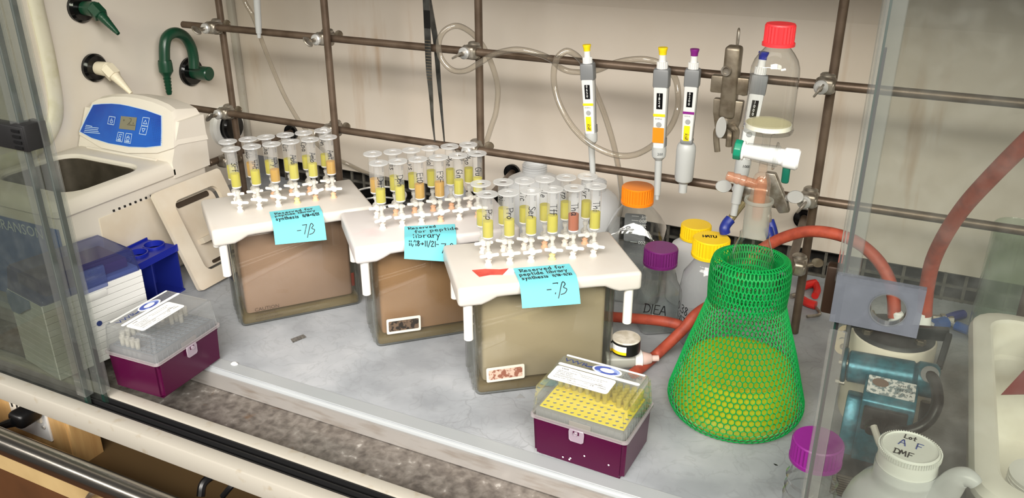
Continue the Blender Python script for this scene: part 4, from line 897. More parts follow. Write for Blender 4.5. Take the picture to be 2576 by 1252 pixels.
def poly_plane(pts, off, mb=None, th=.0):
    mb = mb or MB(); P = [atp(*p, off)-o_ for p in pts]; return mb.add(P, [tuple(range(len(P)))[::-1]])
def grow(pts, k): 
    c = (sum(p[0] for p in pts)/len(pts), sum(p[1] for p in pts)/len(pts)); return [(c[0]+(p[0]-c[0])*k, c[1]+(p[1]-c[1])*k) for p in pts]
bp = poly_plane(grow(pan, 1.025), .0008).build('panel_border', 'lightline', bt)
cp = poly_plane(pan, .0014).build('control_panel', 'panelblue', bt, 'blue control panel')
S6 = lambda x, y: (180+x/6.957, 240+y/6.957)
poly_plane([S6(*p) for p in ((865, 360), (1145, 385), (1110, 612), (830, 580))], .0020).build('display', 'lcd', cp, 'grey display')
kk = None
def done(n):
    global kk
    if kk: kk.build(n, 'lightline', cp, kind='stuff')
    kk = MB()
done('')
def outline(pts, w=.0011):
    P = [atp(*S6(*p), .0021)-o_ for p in pts]
    for a, b in zip(P, P[1:]):
        d = (b-a); d.normalize(); s = d.cross(PN)*w/2; e = d*w*.4
        kk.add([a-s-e, b-s+e, b+s+e, a+s-e], [(0, 1, 2, 3)])
def loop(pts): outline(pts+[pts[0]])
loop([(660, 365), (765, 380), (738, 515), (630, 495)]); outline([(680, 425), (672, 455), (690, 482), (715, 478), (722, 450), (712, 425)]); outline([(703, 400), (695, 450)]); done('power_key'); loop([(1250, 383), (1362, 395), (1335, 540), (1225, 525)]); loop([(1225, 530), (1335, 545), (1300, 690), (1182, 670)])
loop([(815, 642), (915, 655), (885, 812), (782, 795)]); loop([(955, 662), (1057, 675), (1030, 838), (922, 820)])
loop([(1295, 430), (1318, 500), (1255, 490)]); loop([(1235, 575), (1292, 582), (1250, 640)])
done('arrow_key')
done('frame_key'); loop([(830, 712), (865, 716), (855, 758), (822, 752)]); outline([(832, 692), (855, 678), (885, 690)]); loop([(965, 735), (1015, 742), (1002, 782), (962, 776)]); outline([(970, 725), (995, 705), (1010, 728)])
outline([(808, 775), (862, 783)], .002); outline([(945, 798), (1008, 808)], .002)
done('mode_key')
for i, (a, b) in enumerate(((250, 360), (240, 470), (235, 460), (228, 470), (218, 495))): outline([(a, 520+i*30), (b, 540+i*31)], .0011)
done('warning_print')

sg = MB()
def seg(pts):
    P = [atp(*S6(*p), .0024)-o_ for p in pts]
    for a, b in zip(P, P[1:]):
        d = (b-a).normalized(); s = d.cross(PN)*.0005; sg.add([a-s, b-s, b+s, a+s], [(0, 1, 2, 3)])
seg([(1010, 405), (1045, 408), (1040, 445), (1000, 490)]); seg([(985, 488), (1020, 492)]); seg([(1080, 470), (1075, 505)]); seg([(970, 510), (1110, 525)]); seg([(905, 420), (925, 430), (905, 445)])
sg.build('display_digit', mat('lcd_dark', (84, 80, 66), .4), cp)
dt = MB()
for i in range(14):
    for j in range(5): P = atp(*S6(1395+j*32+i*4, 405+i*30+j*6), .0021)-o_; dt.add([P+Vector((a, 0, b)) for a, b in ((-.0005, -.0005), (.0005, -.0005), (.0005, .0005), (-.0005, .0005))], [(0, 1, 2, 3)])
dt.build('dot_print', 'bathblue', cp)
bl = MB().box((-1.274-o_.x, .7805-o_.y, .080), (.222, .002, .145)).build('front_decal', 'bathblue', bt, 'blue front decal')
A = frame((at(0, 580, Y=.779).x-.009-o_.x, .7792-o_.y, .1305), (1, 0, 0), (0, 0, 1))
MB().text('BRANSON', .0255, A, sx=.98).build('lettering', mat('pale_lettering', (196, 208, 216), .5), bl)
# the bath's lid leans on its side
lp = thing('bath_lid', 'beige moulded bath lid with a recessed centre leaning on the bath', 'lid', (-1.050, 1.004, .0))
ax_y = Vector((0, 1, 0)); ax_u = (Vector((-1.1215, 0, .166))-Vector((-1.046, 0, .002))); LU = ax_u.length; ax_u.normalize()
Lf = Matrix(((ax_y.x, ax_u.x, 0, 0), (ax_y.y, ax_u.y, 0, 0), (ax_y.z, ax_u.z, 0, 0), (0, 0, 0, 1))); nz = ax_y.cross(ax_u)
Lm = Matrix(((0, ax_u.x, nz.x, 0), (1, 0, nz.y, 0), (0, ax_u.z, nz.z, .003), (0, 0, 0, 1)))
w_, h_ = .153, LU
O = rrect(w_, h_, .007, 4); I = rrect(w_-.052, h_-.05, .014, 4); O2 = [(p[0], p[1]+h_/2) for p in O]; I2 = [(p[0]+.004, p[1]+h_/2) for p in I]; n = len(O2)
fr = MB().add([(*p, z) for z in (0, .008) for p in O2]+[(*p, z) for z in (0, .008) for p in I2], [q for i in range(n) for j in [(i+1) % n] for q in ((i, j, n+j, n+i), (n+i, n+j, 3*n+j, 3*n+i), (2*n+j, 2*n+i, 3*n+i, 3*n+j), (j, i, 2*n+i, 2*n+j))], Lm)
fr.build('lid_frame', 'beige', lp)
MB().prism([(p[0]*.985+.004, (p[1]*.985)+h_/2) for p in rrect(w_-.05, h_-.054, .014, 4)], -.012, -.009, Lm).build('lid_well', 'beige', lp)
MB().box((.014, .075, -.003), (.07, .010, .014), Lm).build('lid_handle', 'beige', lp, 'raised grip bar')
MB().prism(rrect(.055, .006, .003, 3), -.0085, -.0075, Lm @ T(.012, .034, 0)).build('slot', mat('slot_shadow', (60, 48, 36), .8), lp)
MB().prism(rrect(.075, .010, .004, 3), -.0085, -.0075, Lm @ T(.006, h_-.034, 0)).build('slot', mat('slot_shadow', (60, 48, 36), .8), lp)

# white ribbed cooler box with a blue smoke lid
cb = thing('ribbed_box', 'off-white ribbed rack box with a blue see-through lid behind the left sash', 'box', (-1.0236, .6385, 0), R(-10))
bw, bd, bh = .098, .148, .118
MB().rbox((-bw/2, bd/2, bh/2), (bw-.003, bd-.003, bh), .002).build('box_body', 'greyd', cb)
rbm = MB().rbox((-bw/2, bd/2, .0055), (bw, bd, .0091), .0003, 1).build('rib_band', 'white', cb)
for i in range(1, 12): c = rbm.copy(); COL.objects.link(c); c.location = (0, 0, .0098*i)
MB().rbox((.0008, bd*.5, bh-.012), (.003, .034, .010), .0015).build('finger_tab', 'white', cb)
MB().cyl((.0005, .07, .062), (.0016, .07, .062), .004, n=16).build('blue_stamp', 'printblue', cb)
for i, dx in enumerate((-.085, -.012)): pass
hd_ = MB().prism([(-.030, .0), (.030, 0), (.028, -.012), (.012, -.020), (-.006, -.030), (-.026, -.032), (-.032, -.02)], 0, .003, T(-bw+.034, -.0005, bh-.001) @ RX(R(90))).build('hinge_cheek', mat('slate_blue', (116, 138, 176), .4), cb, 'slate blue hinge cheek')
bm = bmesh.new(); bmesh.ops.create_cube(bm, size=1)
for v in bm.verts: k = 1.0 if v.co.z < 0 else .93; v.co = Vector((v.co.x*bw*k-bw/2, v.co.y*bd*k+bd/2, bh+(v.co.z+.5)*.036))
bmesh.ops.delete(bm, geom=[f for f in bm.faces if f.normal.z < -.9], context='FACES')
bmesh.ops.bevel(bm, geom=[e for e in bm.edges if len(e.link_faces) == 2], offset=.003, segments=2, affect='EDGES')
ldb = MB().bm(bm).build('lid', 'bluelid', cb, 'blue see-through lid')
MB().rbox((-bw/2, bd/2, bh+.003), (bw-.006, bd-.006, .006), .001).build('inner_ledge', mat('pale_blue_ledge', (146, 166, 200), .4), cb)
MB().rbox((-bw/2, bd/2, bh+.014), (bw-.022, bd-.024, .016), .003).build('tip_rack', mat('plum_rack', (104, 62, 104), .4), cb)
lat = MB().rbox((.0, bd*.5, bh+.012), (.006, .040, .034), .002).build('latch', glass('blue_latch', (.6, .64, .86), .3, (112, 128, 186), .08, 1.2), ldb)
# blue tube rack
tr = thing('tube_rack', 'royal blue open tube rack between the bath and the ribbed box', 'rack', (-1.112, .872, 0), R(3))
rw, rd, rh = .066, .112, .084
pm = MB()
for j in range(3): pm.plate_hole((0, -.0365+.0365*j), rw, .0366, rh-.005, rh, .0155, 20)
pm.build('top_plate', 'blue', tr)
for j in range(3): MB().lathe([(.0155, rh-.006), (.0175, rh-.006), (.0175, rh+.004), (.0155, rh+.004), (.0155, rh-.006)], 24, T(0, -.0365+.0365*j, 0)).build('tube_collar', 'blue', tr)
for sx in (-1, 1):
    MB().box((sx*(rw/2+.001), 0, rh-.003), (.002, rd, .012)).build('side_lip', 'blue', tr)
for yy in (-rd/2, -.001, rd/2): MB().box((-.002 if yy else -.004, yy, rh/2), (rw-.006, .003, rh-.004)).build('divider', 'blue2', tr)
MB().box((-rw/2+.003, 0, rh/2), (.003, rd, rh-.004)).build('back_panel', 'blue2', tr)
MB().box((0, 0, .0015), (rw, rd, .003)).build('bottom_plate', 'blue2', tr)

# ---------------------------------------------------------------- things hanging on the lattice
def pipette(top, bot, L, label, capm, kind, band, digits, tape_, tapetxt, nose, yaw=0):
    """air displacement pipette; local z from the nose tip (0) to the push button, front is -y"""
    top, bot = Vector(top), Vector(bot); zax = (top-bot).normalized(); H = (top-bot).length; s = H/.235
    t = thing('pipette', label, 'pipette', bot, 0, 'pipettes hanging on the upper bar')
    yv = Vector((math.sin(yaw), math.cos(yaw), 0)); yv = (yv-zax*yv.dot(zax)).normalized(); xv = yv.cross(zax)
    t.rotation_euler = Matrix(((xv.x, yv.x, zax.x), (xv.y, yv.y, zax.y), (xv.z, yv.z, zax.z))).to_euler()
    def P(*a): return tuple(v*s for v in a)
    MB().lathe([(0, .235*s), (.0070*s, .235*s), (.0072*s, .2335*s), (.0060*s, .2295*s), (.0056*s, .2265*s), (.0056*s, .2245*s), (0, .2245*s)], 24).build('push_button', capm, t)
    MB().cyl((0, 0, .2125*s), (0, 0, .2252*s), .0054*s, n=20).build('stem', 'white', t)
    rib = [((.0082 if i % 2 else .0076)*s*math.cos(i*math.pi/18), (.0082 if i % 2 else .0076)*s*math.sin(i*math.pi/18)) for i in range(36)]
    MB().prism(rib, .2035*s, .2145*s).build('dial_ring', 'white', t)
    hd = MB().prism([(-.0115*s, -.0105*s), (.0115*s, -.0105*s), (.0125*s, .004*s), (.0105*s, .013*s), (-.0105*s, .013*s), (-.0125*s, .004*s)], .176*s, .2045*s, r=.003*s, seg=2)
    hd.tube([(0, .010*s, .198*s), (0, .019*s, .2015*s), (0, .0275*s, .199*s), (0, .031*s, .191*s)], .0052*s, n=10, flat=((0, 1, 0), .65)).build('head_hook', 'greyd', t)
    z0 = .0855*s
    def sec(z, w, d, y): return [(p[0], p[1]+y, z) for p in rrect(w*s, d*s, .0025*s, 2)]
    S = [sec(z0, .0165, .0185, .001*s), sec(.120*s, .0180, .0205, .001*s), sec(.178*s, .0205, .0225, .001*s)]
    n = len(S[0]); b = MB().add(sum(S, []), [(k*n+i, k*n+(i+1) % n, (k+1)*n+(i+1) % n, (k+1)*n+i) for k in range(2) for i in range(n)]+[tuple(range(n))[::-1], tuple(range(2*n, 3*n))])
    bo = b.build('handle', 'pipw', t)
    def front(z): q = (z/s-.0855)/(.178-.0855); return (-.001-.00925-.002*q+.001+.0005)*s-.0004
    def face(x0, x1, za, zb, lift=.0003): 
        return [(x0*s, front(za*s)-lift, za*s), (x1*s, front(za*s)-lift, za*s), (x1*s, front(zb*s)-lift, zb*s), (x0*s, front(zb*s)-lift, zb*s)]
    for y_ in (.0045,): MB().add([((.0086+.0016*(z-.0855)/.0925)*s+.0002, yy*s, z*s) for z, yy in ((.0865, .0032), (.0865, .0062), (.176, .0062), (.176, .0032))], [(0, 1, 2, 3)]).build('side_stripe', 'greyd', t)
    MB().add(face(-.0045, .0045, .146, .170), [(0, 1, 2, 3)]).build('volume_window', 'blackgloss', t)
    dg = MB(); A = frame((0, front(.158*s)-.0007, .158*s), (1, 0, 0), (0, -.022, 1))
    for i, ch in enumerate(digits): dg.text(ch, .0062*s, A @ T(-.0018*s, (.0072-.0055*i)*s, 0), sx=.9)
    dg.build('volume_digits', 'paper', t)
    MB().add(face(-.0090, .0090, .1345, .1385, .0002), [(0, 1, 2, 3)]).build('colour_band', band, t)
    MB().lathe([(0, .0008), (.0036*s, .0008), (.0040*s, 0)], 18, T(0, front(.122*s), .122*s) @ RX(R(90))).build('lock_button', mat('button_grey', (150, 152, 152), .4), t)
    tx = MB().text('20-200 uL' if kind == 'cone' else '0.5-5 mL', .0026*s, frame((-.006*s, front(.1305*s)-.0005, .1305*s), (1, 0, 0), (0, -.022, 1))).build('range_print', 'greyink', t)
    if tape_:
        w0, w1, za, zb = (-.0088, .0082, .094, .1175) if tape_ == 'orange' else (-.0050, .0040, .0905, .1155)
        tp = MB().add(face(w0, w1, za, zb, .0006), [(0, 1, 2, 3)]).build('tape_label', 'orange' if tape_ == 'orange' else 'yellow2', t)
        if tapetxt:
            yy = front(.1*s)-.0012
            MB().hand(tapetxt, .0055*s, .0006*s, lambda u, w: ((w-.0005)*1, yy, .0925*s+u), 0, -.002*s).build('tape_writing', 'ink', t) if tape_ != 'orange' else None
    MB().prism([(-.0095*s, -.0090*s), (.0095*s, -.0090*s), (.0095*s, .0105*s), (-.0095*s, .0105*s)], .0848*s, .0915*s, r=.002*s).build('collar', 'greyd', t) if kind == 'wide' else MB().prism([(.003*s, .0095*s), (.0098*s, .0095*s), (.0098*s, -.002*s), (.0088*s, -.002*s), (.0086*s, .0085*s)], .0848*s, .098*s).build('collar', 'greyd', t)
    if kind == 'cone':
        MB().lathe([(0, 0), (.0030*s, 0), (.0034*s, .007*s), (.0046*s, .0075*s), (.0052*s, .020*s), (.0056*s, .064*s), (.0105*s, .070*s), (.0112*s, .079*s), (.0105*s, .0855*s), (0, .0855*s)], 22).build('nose_cone', 'greyp', t)
    elif kind == 'thick':
        MB().lathe([(0, 0), (.0050*s, 0), (.0052*s, .018*s), (.0070*s, .0185*s), (.0080*s, .048*s), (.0088*s, .049*s), (.0105*s, .062*s), (.0112*s, .078*s), (.0105*s, .0855*s), (0, .0855*s)], 22).build('nose_cone', 'greyp', t)
    else:
        MB().lathe([(0, 0), (.0068*s, 0), (.0072*s, .0155*s), (.0140*s, .021*s), (.0152*s, .027*s), (.0158*s, .072*s), (.0150*s, .079*s), (.0125*s, .084*s), (0, .0855*s)], 28).build('nose_cone', 'greyp', t)
    if nose:
        rr = (.0106 if kind == 'cone' else .0113)*s; zz = .0745*s; a0 = -math.pi/2+.35
        m = MB(); v, f, w = font_mesh(nose, .0055*s)
        m.add([(rr*1.06*math.cos(a0+(p[0]-w/2)/rr), rr*1.06*math.sin(a0+(p[0]-w/2)/rr), zz+p[1]) for p in v], f); m.build('nose_print', 'ink', t)
    return t
YP = 1.187
pipette(at(1476, 112, Y=YP), at(1492, 452, Y=YP), 0, 'grey and white pipette with yellow button, yellow Nick tape, leftmost on the bar', 'yellow2', 'cone', 'yellow', '0650', 'yellow', 'Nick', None, -.12)
pipette(at(1668, 119, Y=YP), at(1653, 501, Y=YP), 0, 'grey and white pipette with yellow button and torn orange tape', 'yellow2', 'cone', 'yellow', '1824', 'orange', '', '200', -.10)
pipette(at(1748, 123, Y=YP), at(1717, 483, Y=YP), 0, 'purple-buttoned pipette with a wide grey nose and yellow Nick tape', 'magenta', 'wide', 'magenta', '0200', 'yellow', 'Nick', None, -.12)
pipette(at(1922, 130, Y=YP+.004), at(1845, 541, Y=YP-.020), 0, 'blue-buttoned 1000 pipette hanging tilted behind the red-capped vessel', 'blue', 'thick', 'blue', '1000', '', '', '1000', -.25)
pipette(at(628, -296, Y=YP), at(652, 95, Y=YP), 0, 'white pipette hanging from above the view, only its nose showing at the upper left', 'white', 'cone', 'white', '0100', '', '', None, 0)
# tubing
def tubing(pts, r, m, name, label, cat, n=12, group=None):
    o = MB().tube(pts, r, n=n, k=7).build(name, m); origin_to(o, pts[0]); return tag(o, label, cat, group)
ta = [(600, -60, 1.235), (614, 0, 1.235), (638, 44, 1.24), (660, 106, 1.25), (686, 173, 1.26), (715, 239, 1.27), (748, 298, 1.29), (774, 331, 1.31), (800, 364, 1.33), (835, 395, 1.39), (870, 410, 1.43), (925, 436, 1.43), (985, 452, 1.43)]
tubing([at(x, y, Y=Y) for x, y, Y in ta], .0042, 'tygon', 'clear_tube', 'clear tube coming down from upper left and running along the back panel', 'tube')
tb = [(1222, 362, 1.25), (1236, 318, 1.25), (1248, 279, 1.25), (1252, 220, 1.25), (1237, 162, 1.25), (1211, 110, 1.245), (1178, 77, 1.225), (1145, 65, 1.205), (1115, 81, 1.195), (1103, 114, 1.19), (1112, 150, 1.19), (1138, 176, 1.19), (1171, 178, 1.185), (1207, 158, 1.185), (1244, 136, 1.185), (1295, 125, 1.185), (1343, 132, 1.19), (1384, 148, 1.21), (1409, 170, 1.24), (1442, 181, 1.245), (1497, 178, 1.24), (1545, 159, 1.23), (1589, 150, 1.225), (1629, 150, 1.225), (1668, 163, 1.235), (1697, 194, 1.24), (1706, 236, 1.235), (1703, 280, 1.22), (1683, 325, 1.225), (1644, 364, 1.217), (1600, 388, 1.185), (1556, 391, 1.165), (1512, 377, 1.155), (1471, 351, 1.155), (1434, 310, 1.165), (1405, 255, 1.175), (1393, 200, 1.18), (1399, 152, 1.18), (1420, 130, 1.185), (1438, 132, 1.19), (1460, 150, 1.205), (1482, 190, 1.24), (1501, 236, 1.25), (1523, 295, 1.255), (1541, 354, 1.26), (1552, 402, 1.27), (1560, 450, 1.29), (1564, 500, 1.31), (1558, 540, 1.33)]
tubing([at(x, y, Y=Y) for x, y, Y in tb], .0047, 'tygon', 'clear_tube', 'long clear tubing looping over the upper bar behind the pipettes', 'tube')
# forceps straddling the upper bar
fo = thing('forceps', 'long steel forceps straddling the upper bar', 'forceps', at(1082, 90, Y=1.2))
fl = Vector(fo.location)
def blade(pts, w, name):
    P = smooth([at(x, y, Y=Y)-fl for x, y, Y in pts], 6); m = MB(); N = len(P); v = []
    for i, p in enumerate(P):
        q = i/(N-1)*(len(w)-1); a = int(min(q, len(w)-2)); hw = (w[a]+(w[a+1]-w[a])*(q-a))/2
        v += [p+Vector((-hw, -.0008, 0)), p+Vector((hw, -.0008, 0)), p+Vector((hw, .0008, 0)), p+Vector((-hw, .0008, 0))]
    f = [(i*4+j, i*4+(j+1) % 4, i*4+4+(j+1) % 4, i*4+4+j) for i in range(N-1) for j in range(4)]+[(3, 2, 1, 0), tuple(range(4*N-4, 4*N))]
    return m.add(v, f).build(name, mat('forceps_steel', (120, 120, 118), .3, .85, rgb2=(84, 84, 82), scale=40), fo)
blade([(1070, -40, 1.206), (1072, 0, 1.204), (1076, 99, 1.200), (1079, 176, 1.200), (1084, 235, 1.201), (1088, 300, 1.203), (1094, 356, 1.206)], [.010, .012, .0115, .0105, .0075, .0045, .002], 'front_blade')
blade([(1072, -40, 1.2085), (1078, 0, 1.214), (1089, 60, 1.228), (1097, 110, 1.232), (1103, 191, 1.230), (1110, 270, 1.224), (1118, 358, 1.216)], [.010, .0105, .010, .010, .008, .005, .002], 'rear_blade')
sr = MB()
for i in range(14): p = at(1075.5+i*.42, 102+i*7.6, Y=1.1985)-fl; sr.box(p, (.0100, .0008, .0012))
sr.build('grip_serration', 'castdark', fo)
gpz = at(1074.5, 50, Y=1.2005)-fl; MB().box(gpz, (.0116, .0008, .030)).build('dark_inset', 'blackp', fo)
# three-prong clamps
def prong_clamp(P, label, tips, tipm, group='three-prong clamps'):
    """P maps photo pixels to points; parts follow the clamp from its top screw to the prongs"""
    t = thing('three_prong_clamp', label, 'clamp', P(0, 0), 0, group); o = Vector(t.location); q = lambda *a: P(*a)-o
    return t, q
YC = 1.185
c4 = lambda x, y, Y: at(1780+x/2.665, 30+y/2.665, Y=Y)
t = thing('three_prong_clamp', 'steel three-prong clamp hanging on the upper bar right of the purple pipette', 'clamp', c4(160, 480, YC)); o = Vector(t.location); q = lambda x, y, Y=YC: c4(x, y, Y)-o
MB().cyl(q(180, 318, 1.195), q(192, 225, 1.195), .0042, n=12).build('screw_thread', 'chrome', t)
MB().lathe([(0, -.0012), (.0062, -.0012), (.0068, 0), (.0062, .0012), (0, .0012)], 20, T(*q(204, 172, 1.195)) @ RZ(R(25)) @ RY(R(90)) @ Matrix.Diagonal((2.0, .8, 1, 1))).build('wing', 'cast', t)
MB().rbox((q(147, 470)+q(165, 470))/2, (.022, .022, .100), .005, 3).build('boss_block', 'castdark', t)
MB().lathe([(.0045, 0), (.007, 0), (.007, .003), (.0045, .003), (.0045, 0)], 18, T(*(q(141, 380)+Vector((0, -.0135, 0)))) @ RX(R(90))).lathe([(0, .0005), (.0045, .0005)], 12, T(*(q(141, 380)+Vector((0, -.0135, 0)))) @ RX(R(90))).build('hex_socket', 'cast', t)
MB().rbox(q(152, 487), (.052, .014, .024), .002).build('cross_block', 'castdark', t)
MB().cyl(q(212, 520), q(232, 520), .004, n=10).lathe([(0, -.0012), (.011, -.0012), (.012, 0), (.011, .0012), (0, .0012)], 20, T(*q(240, 505)) @ RZ(R(-25)) @ RX(R(90))).build('side_thumb_screw', 'chrome', t)
MB().prism([(-.022, 0), (.020, 0), (.018, -.03), (.010, -.056), (-.013, -.056), (-.021, -.02)], -.006, .006, T(*q(150, 585)) @ RX(R(90)), r=.002).build('neck_plate', 'castdark', t)
MB().cyl(q(120, 735), q(95, 760, 1.16), .0042, n=12).lathe([(0, -.0014), (.0095, -.0014), (.0103, 0), (.0095, .0014), (0, .0014)], 20, T(*q(90, 775, 1.158)) @ RZ(R(35)) @ RX(R(90)) @ Matrix.Diagonal((.75, 1.5, 1, 1))).build('thumb_screw', 'chrome', t)
for pts in ([(120, 770), (85, 780), (62, 800), (58, 850), (66, 935)], [(148, 770), (146, 830), (140, 900)], [(140, 770), (172, 775), (192, 800), (186, 860), (180, 945)]):
    MB().tube([q(x, y, YC-(.012 if i else .002)) for i, (x, y) in enumerate(pts)], [.0052, .0050, .0046, .0044], n=10).build('prong', 'castdark', t)
c5 = lambda x, y, Y: at(1780+x/4.47, 400+y/4.47, Y=Y)
t = thing('three_prong_clamp', 'grey clamp with blue dipped prongs on the lower bar behind the flask joint', 'clamp', c5(560, 420, 1.2)); o = Vector(t.location); q = lambda x, y, Y=1.195: c5(x, y, Y)-o
MB().rbox(q(600, 400, 1.197), (.062, .022, .030), .006, 3).cyl(q(420, 420, 1.19), q(470, 400, 1.19), .011, n=14, bev=.003).build('jaw_block', 'cast', t)
MB().prism([(-.014, .03), (.000, .03), (.022, -.012), (.026, -.024), (.012, -.028), (-.006, -.004)], -.006, .006, T(*q(740, 380, 1.186)) @ RX(R(90)), r=.002).build('jaw_arm', 'cast', t)
for xy, xs in (((905, 440), (985, 425)), ((300, 330), (180, 305))):
    MB().cyl(q(830 if xs[0] > 500 else 330, 455 if xs[0] > 500 else 345, 1.19), q(*xy, 1.185), .0045, n=12).lathe([(0, -.0015), (.0110, -.0015), (.0118, 0), (.0110, .0015), (0, .0015)], 22, T(*q(*xs, 1.183)) @ RZ(R(20)) @ RX(R(80)) @ Matrix.Diagonal((1, .8, 1, 1))).build('thumb_screw', 'chrome', t)
pa = [q(400, 490, 1.19), q(330, 580, 1.18), q(255, 680, 1.17)]
MB().tube(pa, .0056, n=10, k=4).build('prong', mat('brass_prong', (150, 138, 104), .4, .6), t)
MB().tube([q(258, 675, 1.17), q(215, 725, 1.165), q(190, 780, 1.16), q(196, 830, 1.16)], .0078, n=12).build('prong_grip', 'bluehandle', t)
MB().tube([q(690, 540, 1.17), q(690, 640, 1.16), q(695, 700, 1.16)], .0035, n=10).build('prong', 'cast', t)
MB().tube([q(700, 690, 1.165), q(730, 780, 1.16), q(752, 880, 1.155), q(745, 930, 1.155)], .0062, n=12).build('prong_grip', 'bluehandle', t)
MB().tube([q(680, 780, 1.15), q(700, 850, 1.145), q(720, 930, 1.14)], .0062, n=12).build('prong_grip', 'bluehandle', t)

# ---------------------------------------------------------------- bottles at the back
def ribcap(r, h, n=36, depth=.05, top=True, M=None, ringr=0):
    m = MB(); P = []
    for i in range(n*2):
        a = math.pi*i/n; k = r*(1-depth*(i % 2)); P.append((k*math.cos(a), k*math.sin(a)))
    m.prism(P, h*.14, h-.0018, M)
    m.lathe([(0, h), (r*.93, h), (r*.975, h-.0012), (r*.975, h-.0025)], 36, M)
    rr = ringr or r*1.02
    m.lathe([(r*.8, 0), (rr, 0), (rr, h*.14), (r*.95, h*.18)], 36, M); return m
def loft(secs, n=36):
    """stack of superellipse sections (z, half width x, half width y, power): 2 is round, 6 nearly square"""
    v = []; f = []
    for z, a, b, p in secs:
        for i in range(n):
            w = 2*math.pi*i/n; c, s = math.cos(w), math.sin(w)
            v.append((a*math.copysign(abs(c)**(2/p), c), b*math.copysign(abs(s)**(2/p), s), z))
    for k in range(len(secs)-1):
        for i in range(n): j = (i+1) % n; f.append((k*n+i, k*n+j, (k+1)*n+j, (k+1)*n+i))
    f.append(tuple(range(n))[::-1]); return v, f
def bottle(label, x, y, rz, secs, capr, caph, capz, capm, bodym, name='reagent_bottle', z0=0, liq=None, liqm='clear', cat='bottle', ribs=36):
    t = thing(name, label, cat, (x, y, z0), rz)
    v, f = loft(secs); b = MB().add(v, f).build('bottle_body', bodym, t)
    if capm: c = ribcap(capr, caph, ribs, M=T(0, 0, capz)).build('cap', capm, t)
    if liq:
        S = [(z, a-.0035, bb-.0035, p) for z, a, bb, p in secs if z <= liq]; S[0] = (S[0][0]+.004,)+S[0][1:]
        nx = [q for q in secs if q[0] > liq]; pr = [q for q in secs if q[0] <= liq][-1]
        k = (liq-pr[0])/(nx[0][0]-pr[0]); S.append((liq, pr[1]+(nx[0][1]-pr[1])*k-.0035, pr[2]+(nx[0][2]-pr[2])*k-.0035, pr[3]))
        v, f = loft(S); n = 36; f.append(tuple(range(len(v)-n, len(v)))); MB().add(v, f).build('contents', liqm, t)
    return t, b
sq = lambda w, h, neck, nh, p=7: [(0, w*.86, w*.86, p), (.004, w*.97, w*.97, p), (.010, w, w, p), (h*.60, w, w, p), (h*.68, w*.98, w*.98, 6), (h*.80, w*.80, w*.80, 4), (h*.92, neck*1.25, neck*1.25, 2.3), (h*.96, neck*1.02, neck*1.02, 2), (h, neck, neck, 2), (h+nh, neck, neck, 2)]
t, b = bottle('clear square litre bottle with a ribbed orange cap under the lower bar', -.389, 1.258, R(12), sq(.050, .166, .0215, .014), .0262, .0285, .163, 'orange', 'glass', liq=.075)
MB().prism(rrect(.036, .052, .004, 3), 0, .0004, T(-.006, .0506, .097) @ RX(R(90))).build('print_patch', 'greyd', t, 'dark graduation print')
gm = MB(); A = frame((.010, .0498, .086), (-1, 0, 0), (0, 0, 1))
for s, zz in (('mL', .030), ('800', .022), ('700', .013), ('600', -.002), ('500', -.018)): gm.text(s, .0085, A @ T(-.004, zz, 0), sx=1); gm.box((.016, zz+.003, 0), (.012, .0008, .0001), A)
gm.build('graduation_print', 'paper', t)
t, b = bottle('clear square bottle of DIEA with a ribbed plum cap', -.3165, 1.1605, R(34), sq(.0315, .108, .0195, .010), .0258, .0275, .1085, 'purple', 'glass', liq=.066)
pn = MB(); A = frame((-.026, -.0318, .040), (1, 0, 0), (0, 0, 1)); fn = lambda a, h: A @ Vector((a, h, 0))
pn.hand('DIEA', .0150, .0016, fn, .004, 0, -.12); pn.build('handwriting', 'ink', t).rotation_euler = (0, 0, -R(14))
t, b = bottle('milky round bottle with a yellow cap, farther of the yellow-capped pair', -.292, 1.272, 0, [(0, .037, .037, 2), (.006, .0415, .0415, 2), (.085, .0415, .0415, 2), (.100, .036, .036, 2), (.110, .022, .022, 2), (.124, .020, .020, 2)], .0245, .024, .113, 'yellow', 'ldpe', name='storage_bottle')
t, b = bottle('clear bottle of HATU with a yellow cap marked in ink, beside the green netting', -.2400, 1.150, 0, [(0, .035, .035, 2), (.006, .0395, .0395, 2), (.09, .0395, .0395, 2), (.112, .036, .036, 2), (.130, .024, .024, 2), (.138, .0205, .0205, 2), (.15, .0205, .0205, 2)], .0270, .0280, .142, 'yellow', glass('cloudy_bottle', (.95, .96, .97), .22, (218, 220, 224), .04, transl=.4))
hw = MB(); ac = math.atan2(-1.150, .2400)-.92; rr = .0400
for s, z in (('0.38 M', .056), ('HATU', .037), ('7x', .018)): hw.hand(s, .0135, .0014, lambda u, w: (rr*math.cos(ac+u/rr), rr*math.sin(ac+u/rr), z+w), -.016, 0, -.1)
hw.build('handwriting', 'ink', t)
sm = MB().hand('HATU', .008, .0016, lambda a, h: Vector((a-.012, h-.004, .1703)), 0, 0, .3).build('cap_writing', 'ink', t)
jug = lambda r, h, nr: [(0, r*.9, r*.9, 2), (.006, r, r, 2), (h*.60, r, r, 2), (h*.72, r*.96, r*.96, 2), (h*.82, r*.82, r*.82, 2), (h*.88, nr*1.35, nr*1.35, 2), (h*.90, nr*1.05, nr*1.05, 2), (h, nr, nr, 2), (h*1.0, nr*.9, nr*.9, 2)]
t, b = bottle('large translucent white jug with a threaded neck, left of the two behind the nearest syringes', -.613, 1.345, 0, jug(.0600, .172, .0215), 0, 0, 0, None, 'ldpe', name='storage_bottle')
th = MB()
for i in range(3): th.lathe([(.0214, .158+.0045*i), (.0232, .160+.0045*i), (.0214, .162+.0045*i)], 24)
th.build('neck_thread', 'ldpe', t)
